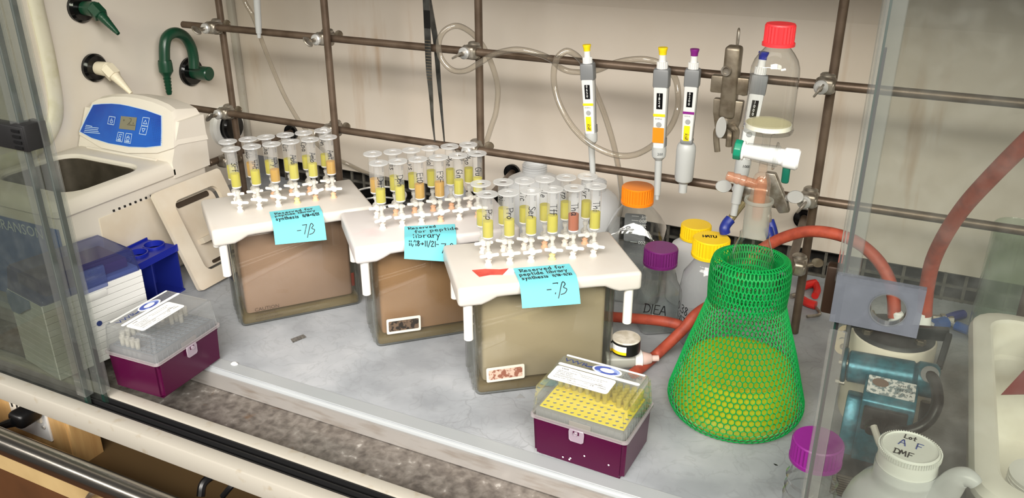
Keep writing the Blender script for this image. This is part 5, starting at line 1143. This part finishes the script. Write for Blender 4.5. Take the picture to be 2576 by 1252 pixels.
t, b = bottle('translucent white jug behind the second row of syringes, nearer the orange cap', -.502, 1.358, 0, jug(.050, .150, .0215), 0, 0, 0, None, 'ldpe', name='storage_bottle')
th = MB()
for i in range(3): th.lathe([(.0214, .139+.0045*i), (.0232, .141+.0045*i), (.0214, .143+.0045*i)], 24)
th.build('neck_thread', 'ldpe', t)
MB().hand('G', .016, .0014, lambda u, w: (.0503*math.cos(-1.35+u/.05), .0503*math.sin(-1.35+u/.05), .085+w), 0, 0).build('handwriting', 'ink', t)
gb_ = MB().lathe([(0, .001), (.025, .001), (.027, .006), (.027, .085), (.020, .105), (.012, .112), (.012, .125), (.0, .125)], 28).build('grey_bottle', mat('pewter_plastic', (168, 170, 176), .35)); gb_.location = (-.775, 1.33, 0); tag(gb_, 'plain grey bottle behind the syringes of the middle manifold', 'bottle')
pn_ = thing('steel_rimmed_pan', 'black round pan with steel rims behind the leftmost and middle manifolds', 'pan', (-.965, 1.345, 0))
MB().lathe([(0, .002), (.045, .002), (.056, .022), (.058, .050), (.054, .050), (.050, .020), (0, .012)], 36).build('pan_body', 'blackgloss', pn_)
for r_, z_ in ((.058, .051), (.052, .030)): MB().lathe([(r_+.0022*math.cos(a*math.pi/4), z_+.0022*math.sin(a*math.pi/4)) for a in range(9)], 40).build('rim_ring', 'chrome', pn_)
gj = MB().lathe([(0, .003), (.032, .003), (.034, .008), (.034, .19), (.032, .192), (.031, .19), (.031, .008), (0, .006)], 28).build('glass_jar', glass('greenish_jar', (.86, .91, .86), .12, (190, 200, 188), .03)); gj.location = (.158, 1.335, 0); tag(gj, 'tall greenish glass jar at the far right by the slot grille', 'jar')

# ---------------------------------------------------------------- netted flask and the reaction vessel on top
FX, FY = -.1535, .9814
fk = thing('erlenmeyer_flask', 'large conical glass flask of yellow liquid inside the green netting', 'flask', (FX, FY, 0))
prof = [(0, .0015), (.066, .0015), (.077, .006), (.0825, .016), (.0835, .026), (.081, .036), (.0745, .056), (.0600, .108), (.0450, .160), (.0300, .212), (.0205, .243), (.0178, .251), (.0178, .257)]
MB().lathe(prof, 56).build('flask_body', 'glass', fk)
def pr(z):
    for (r0, z0), (r1, z1) in zip(prof[3:], prof[4:]):
        if z0 <= z <= z1: return r0+(r1-r0)*(z-z0)/(z1-z0)
lq = [(0, .004), (.064, .004), (.075, .0085), (.080, .017), (.0812, .026), (.0785, .036), (.0722, .056), (pr(.0725)-.0022, .0725)]
MB().lathe(lq+[(0, .0725)], 56).build('liquid', 'yliq', fk, 'yellow liquid')
MB().lathe([(pr(.0725)-.004, .0725), (pr(.0735)-.0022, .0735), (pr(.0755)-.0022, .0755)], 56).build('meniscus', liquid('bright_meniscus', (240, 226, 60), .5), fk)
MB().lathe([(.0150, .2545), (.0152, .262), (.0155, .296), (.0170, .297), (.0175, .2990), (.0170, .301), (.0150, .301), (.0142, .296)], 36).build('ground_joint', 'frosted', fk, 'frosted ground glass joint')
# net: hexagonal strands over the flask, folded out at the top into a collar
nt_ = thing('protective_net', 'bright green plastic safety netting stretched over the conical flask', 'netting', (FX, FY, 0))
def strands(curve, nth, n0, twist=0, rad=.00065, wob=0):
    """curve: rows of (r, z); a hexagon row between successive entries"""
    m = MB(); V = m.v; F = m.f
    def seg(a, b, nrm):
        d = (b-a).normalized(); s = d.cross(nrm).normalized(); base = len(V)
        for p in (a, b):
            V.append(tuple(p+nrm*rad)); V.append(tuple(p+s*rad-nrm*rad*.5)); V.append(tuple(p-s*rad-nrm*rad*.5))
        for i in range(3): j = (i+1) % 3; F.append((base+i, base+j, base+3+j, base+3+i))
    def pt(r, z, th): return Vector((r*math.cos(th), r*math.sin(th), z))
    for k in range(len(curve)-1):
        (ra, za), (rb, zb) = curve[k], curve[k+1]; (rc, zc) = curve[min(k+2, len(curve)-1)]
        tan = Vector((rb-ra, zb-za)); nr = Vector((tan.y, -tan.x)).normalized()
        lo = (ra, za); hi = (ra+(rb-ra)*.62, za+(zb-za)*.62); nx = (rb, zb)
        for c in range(nth):
            th = 2*math.pi*(c+.5*(k % 2))/nth+twist*k; nrm = Vector((nr.x*math.cos(th), nr.x*math.sin(th), nr.y))
            a, b = pt(*lo, th), pt(*hi, th); seg(a, b, nrm)
            if k < len(curve)-2:
                for sg_ in (-.5, .5): seg(b, pt(*nx, 2*math.pi*(c+.5*(k % 2)+sg_)/nth+twist*k+twist), nrm)
    return m
def resample(pts, step):
    P = smooth([(r, 0, z) for r, z in pts], 10); out = [(P[0].x, P[0].z)]; acc = 0
    for a, b in zip(P, P[1:]):
        L_ = (b-a).length; s = 0
        while acc+L_-s >= step: s += step-acc; acc = 0; q = a.lerp(b, s/L_); out.append((q.x, q.z))
        acc += L_-s
    return out
body = resample([(.064, .0025), (.0785, .0055), (.0862, .018), (.0870, .028), (.0845, .038), (.0790, .058), (.0690, .095), (.0580, .130), (.0490, .160), (.0455, .175), (.0440, .19), (.0430, .205)], .0070)
o = strands(body, 66, 0, .0012, .00072).build('net_body', 'net', nt_, ang=0); o['kind'] = 'stuff'
col = resample([(.0300, .168), (.0310, .190), (.0325, .212), (.0355, .2225), (.0400, .2255), (.0450, .2235), (.0480, .217), (.0490, .205), (.0492, .185), (.0482, .166), (.0478, .160)], .0085)
o = strands(col, 66, 0, .004, .00085).build('net_collar', 'net', nt_, 'folded-over net collar', ang=0); o['kind'] = 'stuff'
# reaction vessel stack
rv = thing('reaction_vessel', 'glass reaction vessel with a red ribbed cap and stopcock standing on the flask', 'vessel', (FX, FY, 0))
MB().lathe([(.0118, .262), (.0122, .272), (.0135, .300), (.0112, .3045), (.0108, .318), (.0102, .326), (.0080, .3315), (.0052, .3335), (.0050, .346)], 28).build('adapter', glass('adapter_glass', (.97, .95, .93), .06, (236, 190, 160), .03), rv)
MB().lathe([(.0058, .275), (.0070, .300), (.0072, .320), (.0058, .326), (.0040, .3285)], 20).build('drip_tube', 'salmon', rv, 'salmon stained inner tube')
p0, p1 = Vector((0, 0, .3175)), Vector((-.0385, -.012, .3285)); A = axis(p0, p1); L_ = (p1-p0).length
MB().lathe([(.0058, .006), (.0058, L_*.45), (.0066, L_*.5), (.0054, L_*.62), (.0066, L_*.66), (.0054, L_*.8), (.0062, L_*.86), (.0050, L_), (.0032, L_)], 18, A).build('side_arm', 'salmon', rv, 'salmon coloured hose barb')
MB().lathe([(.0050, .342), (.0048, .350)], 16).lathe([(.0048, .364), (.0046, .376), (.0062, .3815), (.012, .3835)], 20).build('stem', 'glass', rv)
zs = .3565; d = Vector((1, .06, -.06)).normalized()
c = Vector((0, 0, zs))
MB().cyl(c-d*.0215, c+d*.0165, .0098, .0125, n=26, bev=.001).build('stopcock_barrel', glass('stopcock_glass', (.95, .96, .96), .12, (236, 236, 236), .03), rv)
MB().lathe([(.0115, -.0015), (.0160, -.001), (.0165, .0005), (.0150, .002), (.0115, .002)], 26, axis(c+d*.012, c+d*.03)).build('glass_flange', 'glass', rv)
MB().cyl(c-d*.0285, c+d*.021, .0078, .0098, n=22, bev=.001).build('stopcock_plug', 'ptfe', rv)
MB().cyl(c-d*.0262, c-d*.0232, .0115, n=24, bev=.001).build('washer', 'ptfe', rv)
nu = []
for i in range(20): a = i*math.pi/10; k = .0125 if i % 2 else .0112; nu.append((k*math.cos(a), k*math.sin(a)))
MB().prism(nu, 0, .0085, axis(c-d*.0350, c), r=.001, seg=1).build('lock_nut', 'ptfegreen', rv, 'green lock nut')
MB().cyl(c+d*.020, c+d*.0390, .0118, .0125, n=28, bev=.0025).build('stopcock_knob', 'ptfe', rv)
MB().rbox(c+d*.0265+Vector((0, -.002, -.019)), (.009, .006, .022), .0028, 3).build('stopcock_handle', mat('dark_green_handle', (12, 92, 74), .35), rv)
MB().lathe([(.012, .3835), (.0275, .3840), (.0285, .3865), (.0285, .3885), (.0272, .3905), (.0268, .396), (.0270, .450), (.0262, .458), (.0235, .466), (.0185, .4735), (.0150, .4775), (.0135, .4795), (.0135, .487)], 44).build('vessel_body', 'glass', rv)
MB().lathe([(0, .3885), (.0258, .3885), (.0260, .3935), (0, .3935)], 40).build('sintered_disc', 'frit', rv)
MB().lathe([(0, .3937), (.0250, .3937), (.0248, .3952), (0, .3950)], 40).build('residue', liquid('resin_film', (244, 242, 228), .3), rv)
ribcap(.0166, .0238, 26, .06, M=T(0, 0, .4815), ringr=.0178).build('cap', 'red', rv, 'red ribbed screw cap')

# ---------------------------------------------------------------- red vacuum hoses
def hose(pts, label, r=.0079):
    P = [at(x, y, **({'Y': v} if v > .2 else {'Z': v})) for x, y, v in pts]
    o = MB().tube(P, r, n=14, k=7).build('vacuum_hose', 'hose'); origin_to(o, P[0]); return tag(o, label, 'hose', 'red vacuum hoses')
hose([(1500, 792, 1.105), (1545, 797, 1.103), (1600, 801, 1.10), (1655, 806, 1.097), (1696, 813, 1.100), (1714, 820, 1.102)], 'red rubber hose running along in front of the DIEA bottle')
hose([(1592, 940, .0095), (1620, 918, .0095), (1650, 893, .0095), (1688, 858, 1.066), (1722, 824, 1.076), (1751, 790, 1.088), (1800, 758, 1.088), (1846, 728, 1.095), (1872, 680, 1.11), (1900, 640, 1.12), (1940, 612, 1.125), (1980, 594, 1.122), (2030, 582, 1.115), (2090, 586, 1.105), (2150, 606, 1.095), (2200, 645, 1.085), (2232, 692, 1.075), (2247, 745, 1.068), (2250, 800, 1.058)], 'red rubber hose arching from the gauge behind the netted flask to the pump')
hose([(2326, 792, 1.05), (2328, 755, 1.05), (2333, 715, 1.045), (2347, 655, 1.03), (2378, 590, 1.0), (2425, 520, .965), (2490, 448, .93), (2576, 362, .895), (2660, 285, .87)], 'red rubber hose rising from the pump and leaving the view at right', .0086)

# ---------------------------------------------------------------- vacuum pump
YM = .95
pu = thing('vacuum_pump', 'teal and white diaphragm vacuum pump behind the right sash pane', 'pump', (.02, .98, 0)); o = Vector(pu.location)
q = lambda x, y, Y=YM: at(x, y, Y=Y)-o
c6 = lambda x, y, Y=YM: at(2060+x/2.6525, 780+y/2.6525, Y=Y)-o
hc = q(2249, 838, 1.04); zt_ = hc.z
MB().lathe([(0, .012), (.048, .012), (.0500, .018), (.0500, zt_-.004), (.0490, zt_-.001), (.0470, zt_)], 44, T(hc.x, hc.y, 0)).build('pump_head', 'offwhite', pu, 'white round pump head')
MB().lathe([(.0480, zt_-.002), (.0470, zt_+.001), (.044, zt_+.004), (.02, zt_+.007), (0, zt_+.007)], 44, T(hc.x, hc.y, 0)).build('head_cover', 'black', pu, 'black head cover')
for dx, dy in ((-.030, -.022), (.030, -.022), (-.030, .024), (.032, .022)):
    MB().cyl((hc.x+dx, hc.y+dy, zt_+.002), (hc.x+dx, hc.y+dy, zt_+.010), .0065, n=6, bev=.001).cyl((hc.x+dx, hc.y+dy, zt_+.009), (hc.x+dx, hc.y+dy, zt_+.013), .0035, n=10).build('head_bolt', 'castdark', pu)
MB().cyl((hc.x, hc.y+.018, zt_+.004), (hc.x, hc.y+.018, zt_+.022), .009, .007, n=18, bev=.002).build('port', 'white', pu)
pq = q(2322, 800, 1.05); MB().tube([pq+Vector((0, .0, -.03)), pq+Vector((0, 0, -.012)), pq+Vector((0, 0, .012))], [.011, .011, .008], n=14).build('port', 'white', pu, 'white elbow port')
m0, m1 = q(2133, 919), q(2361, 960); dm = (m1-m0).normalized()
MB().cyl(m0, m0.lerp(m1, .74), .0188, n=32, bev=.002).cyl(m0.lerp(m1, .735), m1, .0200, n=32, bev=.004).build('motor_housing', 'teal', pu, 'teal motor housing')
MB().cyl(m0-dm*.006, m0-dm*.001, .0215, n=20, bev=.001).build('end_plate', 'dkteal', pu)
for dz in (-.016, .010): MB().cyl(m0-dm*.010+Vector((0, -.012, dz)), m0+Vector((0, -.012, dz)), .004, n=8).build('bolt', 'cast', pu)
b0, b1, b2, b3 = c6(288, 585, .895), c6(650, 660, .895), c6(662, 490, .94), c6(318, 425, .94)
zb_ = (b0.z+b1.z)/2; bx0, bx1 = b0.x, b1.x
MB().prism([(.895-o.y, .030), (.895-o.y, zb_-.004), (.899-o.y, zb_), (.935-o.y, zb_+.012), (.944-o.y, zb_+.010), (.944-o.y, .030)], bx0, bx1, Matrix(((0, 0, 1, 0), (1, 0, 0, 0), (0, 1, 0, 0), (0, 0, 0, 1))), r=.002).build('junction_box', 'teal', pu, 'teal junction box')
MB().prism([(.90-o.y, .020), (.90-o.y, .050), (.93-o.y, .095), (.945-o.y, .095), (.945-o.y, .020)], c6(160, 700, .90).x, bx0+.001, Matrix(((0, 0, 1, 0), (1, 0, 0, 0), (0, 1, 0, 0), (0, 0, 0, 1))), r=.002).build('foot_bracket', 'teal', pu)
sl = math.atan2(.012, .036)
lbm = T((bx0+bx1)/2, .917-o.y, zb_+.0068) @ RX(sl)
lb_ = MB().prism(rrect((bx1-bx0)*.90, .026, .001, 2), 0, .0007, lbm).build('rating_plate', mat('worn_plate', (206, 206, 204), .4, rgb2=(120, 132, 136), scale=220, lo=.48, hi=.56), pu, 'worn silver rating plate')
MB().prism([(.016*math.cos(a*R(24)), .006*math.sin(a*R(24))) for a in range(15)], .0007, .0012, lbm @ T(-.012, .004, 0) @ Matrix.Diagonal((.55, 1, 1, 1))).build('rust_stain', mat('rust_brown', (112, 92, 82), .7), lb_)
tx = MB(); [tx.text(s, .0045, lbm @ T(.006, .004-.006*i, .0009)) for i, s in enumerate(('RPM 0.0', 'FREQ 60', 'Hz 0.9 A'))]; tx.build('plate_print', 'ink', lb_)
for xa in (365, 505): 
    s0 = c6(xa, 720 if xa < 400 else 750, .8945)
    so = MB().rbox((s0.x, .8925-o.y, s0.z), (.024, .007, .030), .002).build('power_socket', 'blackp', pu)
    MB().cyl((s0.x, .890-o.y, s0.z-.003), (s0.x, .876-o.y, s0.z-.006), .0085, .007, n=14, bev=.001).lathe([(.007, 0), (.0092, .001), (.0092, .003), (.007, .004)], 14, axis((s0.x, .885-o.y, s0.z-.004), (s0.x, .87-o.y, s0.z-.007))).build('plug', 'blackp', so)
MB().rbox(((bx0+bx1)/2-.006, .898-o.y, .018), (bx1-bx0+.018, .07, .034), .002).build('motor_base', 'blackp', pu)
for i in range(9):
    MB().box(((bx0+bx1)/2-.006, .863-o.y-.0012, .006+i*.0032), (bx1-bx0+.016, .0022, .0014)).build('base_fin', 'castdark', pu)
MB().tube([c6(742, 428, .932), c6(775, 480, .920), c6(792, 570, .905), c6(785, 640, .895), c6(745, 720, .885), c6(680, 775, .876), c6(600, 806, .872), c6(520, 800, .876)], .0062, n=12).build('motor_lead', 'blackp', pu, 'black looping motor lead')
MB().cyl(c6(742, 428, .936), c6(742, 428, .928), .0095, n=16).build('grommet', 'blackp', pu)
MB().tube([c6(365, 772, .876), c6(385, 830, .868), c6(402, 880, .862), c6(425, 930, .858), c6(440, 1010, .86)], .0038, n=10).build('power_lead', mat('grey_lead', (190, 186, 178), .5), pu, 'pale grey power lead')
hb = MB()
def bar(a, b, w, th=.006): 
    A = axis(a, b); hb.rbox((0, 0, (b-a).length/2), (th, w, (b-a).length), .001, 1, A)
hy = 1.0
pts = [q(2137, 814, hy), q(2290, 834, hy), q(2388, 841, hy), q(2362, 925, hy-.03), q(2122, 906, hy-.03)]
bar(pts[0], pts[4], .007); bar(pts[0], pts[1], .008); bar(pts[1], pts[2], .016, .008); bar(pts[2], pts[3], .012, .007); hb.build('carry_frame', 'blackp', pu, 'black angular carrying frame')
MB().tube([q(2330, 1010, .97), q(2322, 1060, .965)], .006, n=8, k=2).build('rear_foot', 'blackp', pu)
# washers, pliers and other small things at the back
for i, (x, y) in enumerate(((2121, 872), (2119, 856), (2128, 838))):
    w = MB().lathe([(.004, 0), (.0105, 0), (.0105, .009), (.004, .009), (.004, 0)], 20, RX(R(60))).build('rubber_ring', mat('tan_rubber', (206, 182, 140), .5)); w.location = at(x, y, Y=1.06+.02*i); w.location.z = max(w.location.z, .008)
    tag(w, ['tan rubber ring left of the pump, lowest of three', 'tan rubber ring left of the pump, middle one of three', 'tan rubber ring left of the pump, top one of three'][i], 'ring', 'tan rubber rings')
pl = thing('pliers', 'red-handled pliers lying behind the netted flask', 'pliers', (-.12, 1.345, .006))
for z, y_ in ((0, .0), (0, -.026)): 
    g0 = at(2016, 722 if y_ == 0 else 752, Z=.008); g1 = at(2052, 712 if y_ == 0 else 768, Z=.008); l0 = Vector(pl.location)
    MB().tube([g0-l0, g0.lerp(g1, .5)-l0+Vector((0, .003 if y_ == 0 else -.003, 0)), g1-l0], .0072, n=10).build('grip', 'redhandle', pl)
MB().tube([at(2052, 714, Z=.008)-l0, at(2056, 730, Z=.008)-l0, at(2050, 744, Z=.008)-l0], .006, n=10).build('grip_bend', 'redhandle', pl)
MB().tube([at(2016, 738, Z=.007)-l0, at(1990, 745, Z=.007)-l0], .004, n=8, k=2).tube([at(2050, 770, Z=.004)-l0, at(2062, 790, Z=.004)-l0, at(2030, 796, Z=.004)-l0], .0025, n=8).build('jaw', 'cast', pl)
for i, (pts, lb) in enumerate([([(2372, 806), (2400, 795), (2424, 790)], 'blue-handled tool behind the pump, upper handle by the white tub'), ([(2352, 818), (2378, 812)], 'small blue knob behind the pump'), ([(2404, 818), (2440, 832)], 'blue grip of a tool half hidden by the white tub')]):
    tl = thing('hand_tool', lb, 'tool', at(*pts[0], Z=.007), 0); l0 = Vector(tl.location)
    MB().tube([at(*p, Z=.009)-l0 for p in pts], .0075 if i != 1 else .011, n=10, k=3).build('grip', 'ltblue' if i else 'bluehandle', tl)
    MB().cyl(at(*pts[0], Z=.008)-l0, at(pts[0][0]-24, pts[0][1]-10, Z=.008)-l0, .004, n=8).build('shank', 'chrome', tl)
MB_ft = thing('brass_fitting', 'small metal hose fitting lying behind the pump', 'fitting', at(2345, 800, Z=.01)); l0 = Vector(MB_ft.location)
MB().cyl((0, 0, 0), (.03, .008, 0), .006, n=6).cyl((.012, .003, 0), (.018, .005, 0), .009, n=6).build('fitting_body', 'cast', MB_ft)

# ---------------------------------------------------------------- right foreground
ZS = -.0305
t, b = bottle('clear ribbed bottle with a magenta cap left of the white wash bottle', -.0305, .7015, 0, [(0, .020, .020, 2), (.004, .0235, .0235, 2), (.06, .0235, .0235, 2), (.12, .0235, .0235, 2), (.146, .0240, .0240, 2), (.150, .0215, .0215, 2), (.156, .0238, .0238, 2), (.162, .0215, .0215, 2), (.168, .0236, .0236, 2), (.174, .0210, .0210, 2), (.184, .0205, .0205, 2)], .0232, .0225, .1880, 'magenta', 'glass', z0=ZS)
wb = thing('wash_bottle', 'squat frosted white solvent bottle marked AF DMF in the bottom right corner', 'bottle', (.0447, .7055, ZS))
MB().lathe([(0, .001), (.044, .001), (.0485, .006), (.0490, .10), (.0485, .135), (.0470, .152), (.0430, .166), (.0360, .178), (.0290, .185), (.0262, .190), (.0262, .206)], 44).build('bottle_body', 'ldpe', wb)
MB().lathe([(0, .002), (.042, .002), (.046, .007), (.0465, .12), (0, .12)], 36).build('contents', liquid('milky_solvent', (236, 240, 242), .8), wb)
cp_ = MB().lathe([(.0252, .196), (.0255, .1985), (.0246, .2010), (.0250, .2050), (.0256, .2060), (.0250, .2080), (.0253, .2205), (.0244, .2240), (.0230, .2250), (.0226, .2237), (0, .2237)], 48).build('screw_cap', 'ldpecap', wb, 'natural white screw cap')
kn = MB()
for i in range(72): a = i*R(5); kn.box((.0257, 0, .2215), (.0012, .0010, .0045), RZ(a))
kn.build('cap_knurl', 'ldpecap', cp_)
for s, px, py, h, mm in (('A', -.010, .001, .009, 'inkblue'), ('F', .004, .000, .009, 'inkblue'), ('DMF', -.013, -.014, .0075, 'ink'), ('Lot', -.006, .013, .006, 'ink')):
    MB().hand(s, h, .0011, lambda u, w: Vector((u, w, .2241)), px, py, -.15).build('cap_writing', mm, cp_)
wl = Vector(wb.location); MB().tube([at(2340, 1262, Y=.70)-wl, at(2380, 1232, Y=.695)-wl, at(2405, 1206, Y=.69)-wl, at(2428, 1199, Y=.688)-wl, at(2446, 1208, Y=.686)-wl, at(2455, 1218, Y=.685)-wl], [.016, .012, .0098, .0085, .0072, .006], n=16).build('spout', 'ldpe', wb, 'short curved spout')
# white tub
tx0, tx1, ty0, ty1, tz = .0985, .46, .70, 1.092, .165
tb_ = thing('white_tub', 'large white plastic tub with a broad rounded rim at the right edge', 'tub', ((tx0+tx1)/2, (ty0+ty1)/2, -.0)); w_, h_ = tx1-tx0, ty1-ty0
v, f, rows, m = ring_loft([(0, 0, w_-.07, h_-.07, .03, .003), (0, 0, w_-.05, h_-.05, .035, .012), (0, 0, w_-.022, h_-.022, .04, tz-.022), (0, 0, w_-.002, h_-.002, .042, tz-.018), (0, 0, w_, h_, .042, tz-.010), (0, 0, w_-.006, h_-.006, .040, tz-.002), (0, 0, w_-.014, h_-.014, .038, tz), (0, 0, w_-.042, h_-.042, .030, tz), (0, 0, w_-.048, h_-.048, .028, tz-.003), (0, 0, w_-.052, h_-.052, .027, tz-.045), (0, 0, w_-.062, h_-.062, .027, tz-.048), (0, 0, w_-.078, h_-.078, .026, .012), (0, 0, w_-.10, h_-.10, .02, .007)])
f.append(tuple(range(rows[-1], rows[-1]+m))); f.append(tuple(range(rows[0], rows[0]+m))[::-1])
MB().add(v, f).build('tub_body', 'tub', tb_)
dc = MB().prism([(0, 0), (.10, .004), (.09, .085), (.062, .062)], 0, .0012).build('dark_red_card', 'darkred'); A = at(2517, 993, Z=.118)
dc.location = A; dc.rotation_euler = (R(38), R(-4), R(18)); tag(dc, 'dark red card corner sticking up inside the white tub', 'card')
rl = MB()
for i in range(22): rl.lathe([(.030, .0), (.0307, .0012), (.030, .0024)], 28, T(0, 0, .008+.0034*i))
rl = thing('white_roll', 'white ribbed roll standing inside the white tub', 'roll', (.178, .86, .0075))
MB().lathe([(0, 0), (.031, 0), (.031, .088), (.012, .088), (.012, .07), (0, .07)], 32).build('roll_body', 'white', rl)
for i in range(20): MB().lathe([(.0308, 0), (.0316, .001), (.0308, .002)], 24, T(0, 0, .005+.0041*i)).build('roll_rib', 'paper', rl)
# scraps on the worktop
def scrap(pts, m, name, label, cat, z=.0003, th=.0005):
    P = [at(x, y, Z=z) for x, y in pts]; c = sum(P, Vector())/len(P)
    o_ = MB().prism([(p.x-c.x, p.y-c.y) for p in P], 0, th).build(name, m); o_.location = (c.x, c.y, z); return tag(o_, label, cat)
scrap([(731, 853), (763, 841), (771, 848), (737, 862)], mat('foil_grey', (120, 118, 114), .4, .3, rgb2=(70, 70, 68), scale=300), 'foil_scrap', 'dark grey foil scrap lying in front of the leftmost manifold', 'scrap')
scrap([(1296, 1003), (1308, 990), (1320, 1001)], mat('grey_chip', (150, 152, 154), .4), 'plastic_chip', 'small grey chip beside the yellow-plated tip box', 'scrap')
bd = MB().lathe([(0, 0), (.0045, .0), (.0055, .0016), (.0035, .0034), (0, .0038)], 16).build('white_bead', 'paper'); bd.location = at(590, 917, Z=.0); bd.scale = (1.1, .8, 1); tag(bd, 'small white pebble-like bead on the worktop lip', 'bead')
scrap([(1946, 1166), (1953, 1168), (1957, 1171), (1950, 1170)], 'black', 'dark_fleck', 'tiny dark fleck on the worktop in front of the netted flask', 'scrap')
for x, y, z in ((318, 629, .1550),): pass
